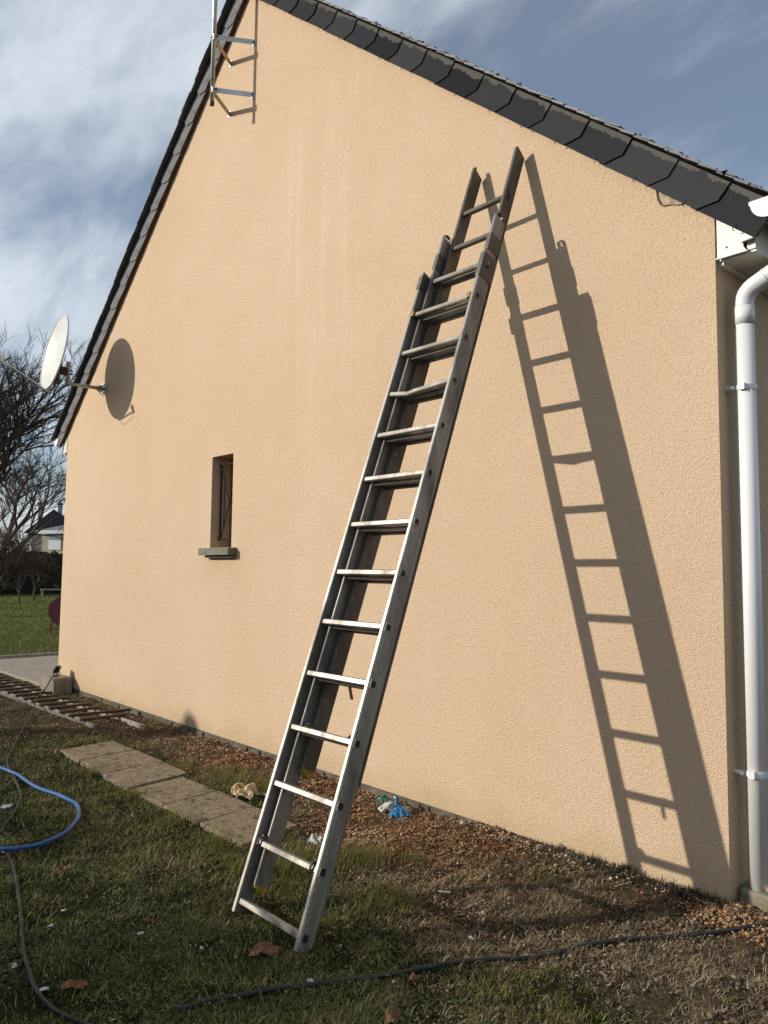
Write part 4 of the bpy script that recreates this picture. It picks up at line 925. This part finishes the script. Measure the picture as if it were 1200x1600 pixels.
x, y = scatter(22000, -2.3, -.9, -.62, .5); k = off_house(x, y) & inview(x, y) & ~((x > -1.64) & (y > .04)); x, y = x[k], y[k]; gr_ = zones(x, y)[2]; k = rng.random(len(x)) < gr_; x, y = x[k], y[k]; n = len(x)
pal = np.array([[.38, .18, .065], [.29, .125, .048], [.36, .22, .11], [.20, .115, .065], [.42, .30, .19]]); c_ = pal[rng.integers(0, 5, n)]*rng.uniform(.6, 1.15, n)[:, None]
chips('gravel', x, y, (.003+.008*rng.random(n)**2), rng.uniform(.45, .9, n), c_, 'orange brown gravel at the right corner of the wall', 'gravel', .012)
x, y = scatter(9000, -11.0, -.9, -2.8, .0); k = off_house(x, y) & inview(x, y); x, y = x[k], y[k]; n = len(x); pal = np.array([[.20, .15, .10], [.06, .048, .035], [.15, .09, .055], [.26, .22, .17]]); c_ = pal[rng.integers(0, 4, n)]*rng.uniform(.6, 1.1, n)[:, None]
chips('soil_crumbs', x, y, rng.uniform(.002, .007, n), rng.uniform(.4, .9, n), c_, 'soil crumbs and tiny pebbles scattered over the ground', 'soil', .006)
x = np.concatenate([rng.uniform(-3.4, -1.9, 420), rng.normal(-2.95, .12, 160), rng.uniform(-6.2, -3.4, 160)]); y = -np.abs(rng.normal(.05, .05, len(x)))-.012; n = len(x)
c_ = np.array([.46, .40, .31])*rng.uniform(.45, 1.15, n)[:, None]
chips('plaster_crumbs', x, y, .003+.010*rng.random(n)**3, rng.uniform(.4, .9, n), c_, 'pale crumbs of fallen render at the wall foot', 'crumbs', .010)
x, y = scatter(120000, -7.2, -.8, -1.9, .0); k = off_house(x, y) & inview(x, y) & ~on_slab(x, y); x, y = x[k], y[k]; dr, mu, gr_ = zones(x, y); dd = dist_cam(x, y); cl = fbm(x*5, y*5, 141)
k = rng.random(len(x)) < .75*dr*(1-.6*mu)*np.clip((cl-.36)*4, .05, 1)*np.clip(3.4/dd, .3, 1); x, y = x[k], y[k]; n = len(x)
pal = np.array([[.085, .066, .045], [.15, .108, .068], [.22, .165, .105], [.060, .050, .032], [.20, .105, .055], [.26, .20, .135]]); c_ = pal[np.minimum((rng.random(n)**1.7*6).astype(int), 5)]*rng.uniform(.6, 1.25, n)[:, None]
chips('clods', x, y, .0025+.0095*rng.random(n)**3, rng.uniform(.35, .9, n), c_, 'small dry clods and rotted litter over the bare soil', 'clods', .008)
# dark rotted clump of moss and weeds against the right foot of the wall
x = np.concatenate([rng.normal(-1.80, .09, 500), rng.normal(-2.15, .22, 700), rng.normal(-2.6, .2, 350)]); y = np.concatenate([rng.normal(-.05, .04, 500), rng.normal(-.07, .035, 700), rng.normal(-.06, .03, 350)]); y = np.minimum(y, -.012); n = len(x)
c_ = np.array([.040, .036, .020])*rng.uniform(.5, 2.2, n)[:, None]
blades('weeds', x, y, rng.uniform(.015, .06, n), rng.uniform(.004, .010, n), rng.uniform(.2, .95, n), c_, seg=2, label='dark rotted weeds against the right foot of the wall', cat='weeds')

# ------------------------------------------------------------------ beyond the far corner
tag(MB().box(-14.05, XL+.004, -.17, 14, -.3, -.012).build('terrace', M['terrace'], None, bevel=.01), 'pinkish aggregate terrace strip beside the house', 'terrace', kind='structure')
tag(MB().box(-14.13, -14.06, -.17, 14, -.3, .035).build('kerb', M['greywood'], None, bevel=.006), 'dark edging board along the terrace', 'kerb', kind='structure')
x = rng.uniform(-50, -14.2, 90000); y = rng.uniform(-2, 17, 90000); d = np.hypot(x, y+3.7); k = (np.abs((np.stack([x, y+3.7], -1)@np.array([rt.x, rt.y]))/(np.stack([x, y+3.7], -1)@np.array([fw.x, fw.y]))*1189/600) < 1.15) & (rng.random(len(x)) < np.clip(24/d, .35, 1))
x, y, d = x[k], y[k], d[k]; n = len(x); pt = fbm(x*.7, y*.7, 19)[:, None]
c_ = (np.array([.10, .135, .020])+np.array([.17, .16, .035])*pt)*rng.uniform(.6, 1.3, n)[:, None]; c_ = np.where((rng.random(n) < .12)[:, None], np.array([.22, .19, .09]), c_)
blades('lawn', x, y, rng.uniform(.05, .11, n), rng.uniform(.006, .014, n)*np.clip(d/16, 1, 2.5), rng.uniform(.2, .9, n), c_, label='sunlit lawn beyond the far corner', seg=2, z0=np.full(n, -.055))

# burgundy folding table, top tipped up
tb = empty('garden_table', (-18.9, 2.85, -.05)); tag(tb, 'round burgundy folding garden table with its top tipped up', 'table')
tc_ = Vector((-18.85, 2.98, .50)); tn = Vector((.93, -.30, .20)).normalized(); te = tn.cross(Vector((0, 0, 1))).normalized(); tu = te.cross(tn)
MB().prism([tc_+te*.36*math.cos(t_)+tu*.36*math.sin(t_) for t_ in np.linspace(0, 2*math.pi, 40, endpoint=False)], -tn*.025).build('table_top', M['burgundy'], tb)
for sg in (-1, 1):
    a = tc_+te*sg*.27; MB().tube([a+Vector((-.05, 0, .05)), Vector((a.x+.06, a.y, -.06))], .014, 8).build('leg', M['burgundy'], tb); MB().tube([a+Vector((.0, 0, -.15)), Vector((a.x-.40, a.y+.1, -.06))], .014, 8).build('leg', M['burgundy'], tb)
MB().tube([tc_+te*.25+Vector((.03, 0, -.42)), tc_-te*.25+Vector((.03, 0, -.42))], .010, 6).build('cross_bar', M['burgundy'], tb)

# low bench by the hedge
bn = empty('low_bench', (-43.5, 10.8, -.05)); tag(bn, 'low pale timber bench in front of the dark hedge', 'bench')
pv = Vector((.26, .965, 0)); b0 = Vector((-43.2, 10.3, .30))
MB().obox(b0, pv*2.2, Vector((.35, -.09, 0)), (0, 0, .06)).build('seat', M['greywood'], bn)
for t_ in (.06, 1.05, 2.05): MB().obox(b0+pv*t_-Vector((0, 0, .36)), pv*.09, Vector((.30, -.08, 0)), (0, 0, .355)).build('leg', M['greywood'], bn)

def leafmass(name, cs, radii, n, ls, base, parent, seed, shell=.55):
    """leaf faces through a set of ellipsoids"""
    rg = np.random.default_rng(seed); cs = np.array(cs); rd = np.array(radii); wts = rd.prod(1)**.67; kk = rg.choice(len(cs), n, p=wts/wts.sum())
    d = rg.normal(size=(n, 3)); d /= np.linalg.norm(d, axis=1)[:, None]; r = rg.uniform(shell, 1.05, n)
    P_ = cs[kk]+d*rd[kk]*r[:, None]; P_[:, 2] = np.maximum(P_[:, 2], -.03)
    a = rg.normal(size=(n, 3)); a /= np.linalg.norm(a, axis=1)[:, None]; b_ = np.cross(a, rg.normal(size=(n, 3))); b_ /= np.linalg.norm(b_, axis=1)[:, None]
    l = (ls*rg.uniform(.6, 1.4, n))[:, None]
    V_ = np.stack([P_-a*l*.5, P_+b_*l*.28, P_+a*l*.5, P_-b_*l*.28], 1).reshape(-1, 3)
    c_ = np.array(base)*rg.uniform(.5, 1.7, n)[:, None]*(1+rg.uniform(-.15, .15, (n, 3)))
    return np_mesh(name, V_, [np.arange(n*4).reshape(n, 4)], M['leaf_dark'], parent, colr=np.repeat(c_, 4, 0))
def hedge(name, a, c, hgt, dep, label, n, ls, seed, base=(.030, .036, .014), hvar=.25, hf=None):
    a, c = Vector((*a, 0)), Vector((*c, 0)); L_ = (c-a).length; ex = (c-a).normalized(); ey = Vector((-ex.y, ex.x, 0))
    e = empty(name, ((a+c)/2)); tag(e, label, 'hedge'); rn = random.Random(seed)
    # solid dark inner growth with an uneven top
    m_ = int(L_/.25)+1; V_ = []; F_ = []
    for i in range(m_):
        s_ = L_*i/(m_-1); h_ = (hf(a+ex*s_) if hf else hgt)-(.62 if hf else .18)+rn.uniform(-hvar, hvar)*.5
        for (o_, z) in ((-dep*.22, -.2), (-dep*.20, h_*.86), (-dep*.08, h_*.95), (dep*.08, h_*.95), (dep*.20, h_*.86), (dep*.22, -.2)): V_.append(a+ex*s_+ey*(o_+rn.uniform(-.04, .04))+Vector((0, 0, z)))
    for i in range(m_-1):
        for k in range(5): F_.append((i*6+k, i*6+k+1, (i+1)*6+k+1, (i+1)*6+k))
    F_ += [tuple(range(6)), tuple((m_-1)*6+k for k in range(6))[::-1]]
    MB().add(V_, F_).build('stems', M['hedge_core'], e)
    cs, rd = [], []
    for i in range(int(L_*2.4)):
        s_ = rn.uniform(0, L_); H_ = (hf(a+ex*s_) if hf else hgt)
        for z in np.arange(.35, H_-.2, .75):
            p = a+ex*(s_+rn.uniform(-.3, .3))+ey*rn.uniform(-dep*.22, dep*.22); zz = z+rn.uniform(-.2, .2); r = rn.uniform(.4, .62); zz = min(zz, H_-r*.85+rn.uniform(-hvar, hvar)*.5)
            cs.append((p.x, p.y, zz)); rd.append((r, r, r*.9))
    leafmass('foliage', cs, rd, n, ls, base, e, seed, .6)
    return e
hedge('hedge', (-45.4-.25*9, 9.5-.96*9), (-45.4+.25*-2-.0, 9.5+.96*14), 2.75, 1.8, 'tall dark evergreen hedge closing the far lawn', 42000, .17, 5, base=(.045, .052, .020))

# bare winter tree and shrubs
def grow(name, base, height, label, seed, spread=.75, lean=(0, 0), trunk=.2, levels=6, cat='tree', dens=1.0, trunk_frac=.22, minr=.006):
    rn = random.Random(seed); e = empty(name, base); tag(e, label, cat)
    tr, cr_ = MB(), MB(); base = Vector(base)
    def rec(p, d, L_, r, lv):
        segs = 4 if lv < 3 else 3; pts = [p]; rad = [r]; dd_ = d.copy()
        for i in range(segs):
            dd_ = (dd_+Vector((rn.gauss(0, .13), rn.gauss(0, .13), rn.gauss(0, .09)+.045))).normalized(); pts.append(pts[-1]+dd_*L_/segs); rad.append(max(r*(1-.42*(i+1)/segs), minr*.7))
        (tr if lv == 0 else cr_).tube(pts, rad, 8 if lv < 1 else 5 if lv < 3 else 3, cap=False)
        if lv >= levels: return
        nb = (rn.randint(4, 6) if lv == 0 else rn.randint(3, 4)) if rn.random() < dens else 2
        for b_ in range(nb):
            f = rn.uniform(.55, 1.0) if lv == 0 else rn.uniform(.25, 1.0) if b_ else 1.0
            i = min(int(f*segs), segs-1); t_ = f*segs-i; q_ = pts[i].lerp(pts[i+1], t_)
            ax = Vector((rn.gauss(0, 1), rn.gauss(0, 1), rn.gauss(0, .45))).normalized(); nd = (dd_+ax*spread*rn.uniform(.55, 1.1)).normalized()
            rr = max(r*rn.uniform(.45, .66), minr); rec(q_, nd, L_*rn.uniform(.58, .82), rr, lv+1)
    rec(base-Vector((0, 0, .1)), Vector((lean[0], lean[1], 1)).normalized(), height*trunk_frac, trunk, 0)
    tr.build('trunk', M['bark'], e, smooth=True); cr_.build('crown', M['bark'], e, smooth=True)
    return e
grow('bare_tree', (-27.4, 2.2, -.06), 17.6, 'large bare winter tree at the left edge beyond the lawn', 4, .80, (.02, .06), .27, 7, minr=.0062, dens=.97)
grow('bare_tree', (-36.0, 6.0, -.06), 14.0, 'smaller bare tree behind the big one near the hedge', 9, .85, (0, 0), .17, 6, minr=.010)
for k, (x, y, h_, l_) in enumerate([(-31.8, 4.9, 5.6, 'leafless bushy shrub at the left edge, the nearest of the shrubs'), (-34.4, 6.6, 4.8, 'leafless shrub in the middle of the shrub row before the hedge'), (-37.6, 8.2, 4.2, 'leafless shrub below the distant house, rightmost of the shrubs'), (-36.0, 5.7, 6.0, 'tall leafless shrub behind the nearest one at the left edge')]):
    o = grow('bare_shrub', (x, y, -.06), h_, l_, 14+k, .95, (0, 0), .06, 6, cat='shrub', trunk_frac=.24, minr=.007); tag(o, group='leafless shrubs before the hedge')

# house beyond the hedge
fh = empty('far_house', (-66, 19, 0)); tag(fh, 'distant house with dark slate roof, two chimneys and white fascia', 'house')
FO = Vector((-66.4, 18.3, 0)); fr = Vector((.80, .60, 0)); ff = Vector((-.60, .80, 0))    # to the right / away
def fp(a, b_, z): return FO+fr*a+ff*b_+Vector((0, 0, z))
def fbox(name, a0, a1, b0_, b1, z0, z1, mat, parent=fh): return MB().hexa([fp(a0, b0_, z0), fp(a1, b0_, z0), fp(a1, b1, z0), fp(a0, b1, z0), fp(a0, b0_, z1), fp(a1, b0_, z1), fp(a1, b1, z1), fp(a0, b1, z1)]).build(name, M[mat], parent)
fbox('wall', -.6, 8, 0, 3, -.2, 4.45, 'far_wall')
o = MB(); o.add([fp(-1.0, -.4, 4.58), fp(8.4, -.4, 4.58), fp(8.0, 3.0, 5.75), fp(1.0, 3.0, 5.55), fp(-1.0, 3.2, 4.7)], [(0, 1, 2, 3), (0, 3, 4)]); o.build('porch_roof', M['far_zinc'], fh)
fbox('fascia', -1.05, 8.45, -.45, -.35, 4.33, 4.60, 'pvc')
m0, m1 = Vector((.25, .968, 0)), Vector((-.968, .25, 0))
def mp_(a, b_, z): return FO+m0*a+m1*b_+Vector((0, 0, z))
def mbox(name, a0, a1, b0_, b1, z0, z1, mat): return MB().hexa([mp_(a0, b0_, z0), mp_(a1, b0_, z0), mp_(a1, b1, z0), mp_(a0, b1, z0), mp_(a0, b0_, z1), mp_(a1, b0_, z1), mp_(a1, b1, z1), mp_(a0, b1, z1)]).build(name, M[mat], fh)
mbox('wall', -1.0, 3.2, 6, 14, -.2, 5.0, 'far_wall')
o = MB(); o.add([mp_(-1.4, 5.6, 4.9), mp_(3.6, 5.6, 4.9), mp_(3.6, 14.4, 4.9), mp_(-1.4, 14.4, 4.9), mp_(.9, 8.2, 7.0), mp_(.9, 12, 7.0)], [(0, 1, 4), (1, 2, 5, 4), (2, 3, 5), (3, 0, 4, 5), (0, 3, 2, 1)]); o.build('roof', M['far_slate'], fh)
for a in (-.42, 1.30):
    mbox('chimney', a, a+.40, 8.6, 9.0, 5.4, 7.5, 'far_wall'); mbox('chimney_cap', a-.07, a+.47, 8.53, 9.07, 7.5, 7.62, 'far_slate'); mbox('chimney_pot', a+.1, a+.3, 8.7, 8.9, 7.62, 7.9, 'far_wall')
for a in (.05, 1.9, 4.0):
    wf = fbox('window', a, a+1.15, -.05, .02, 3.0, 4.2, 'pvc'); o = fbox('pane', a+.08, a+.53, -.07, -.04, 3.05, 4.12, 'far_glass', None); o.parent = fh; o = fbox('pane', a+.62, a+1.07, -.07, -.04, 3.05, 4.12, 'far_glass', None); o.parent = fh

# ------------------------------------------------------------------ behind the camera: unseen hedge and pier, added to shade the foreground
def hh(p):  # hedge-top height, shaped to place the shade edge on the turf
    x = p.x
    return 2.80+.16*float(sst(-10.2, -8.8, x))+.24*float(sst(-8.6, -6.6, x))
hedge('hedge', (-17.5, -8.0), (-3.0, -8.0), 3.1, 1.1, 'unseen hedge added behind the viewer to shade the near turf', 42000, .10, 8, hf=hh, hvar=.22)
PXo = -12.86  # unseen pier, made up to cast the rounded shadow on the wall
pier = empty('shadow_pier', (PXo, -8.05, -.1)); tag(pier, 'round-topped pier added behind the viewer to cast a rounded shadow', 'shadow caster')
MB().box(PXo-.14, PXo+.14, -8.19, -7.91, -.2, 3.74).build('shaft', M['concrete'], pier)
mb = MB(); mb.tube([(PXo, -8.05, 3.74), (PXo, -8.05, 3.80), (PXo, -8.05, 3.86), (PXo, -8.05, 3.90), (PXo, -8.05, 3.915)], [.14, .135, .11, .07, .02], 16); mb.build('domed_cap', M['concrete'], pier, smooth=True)
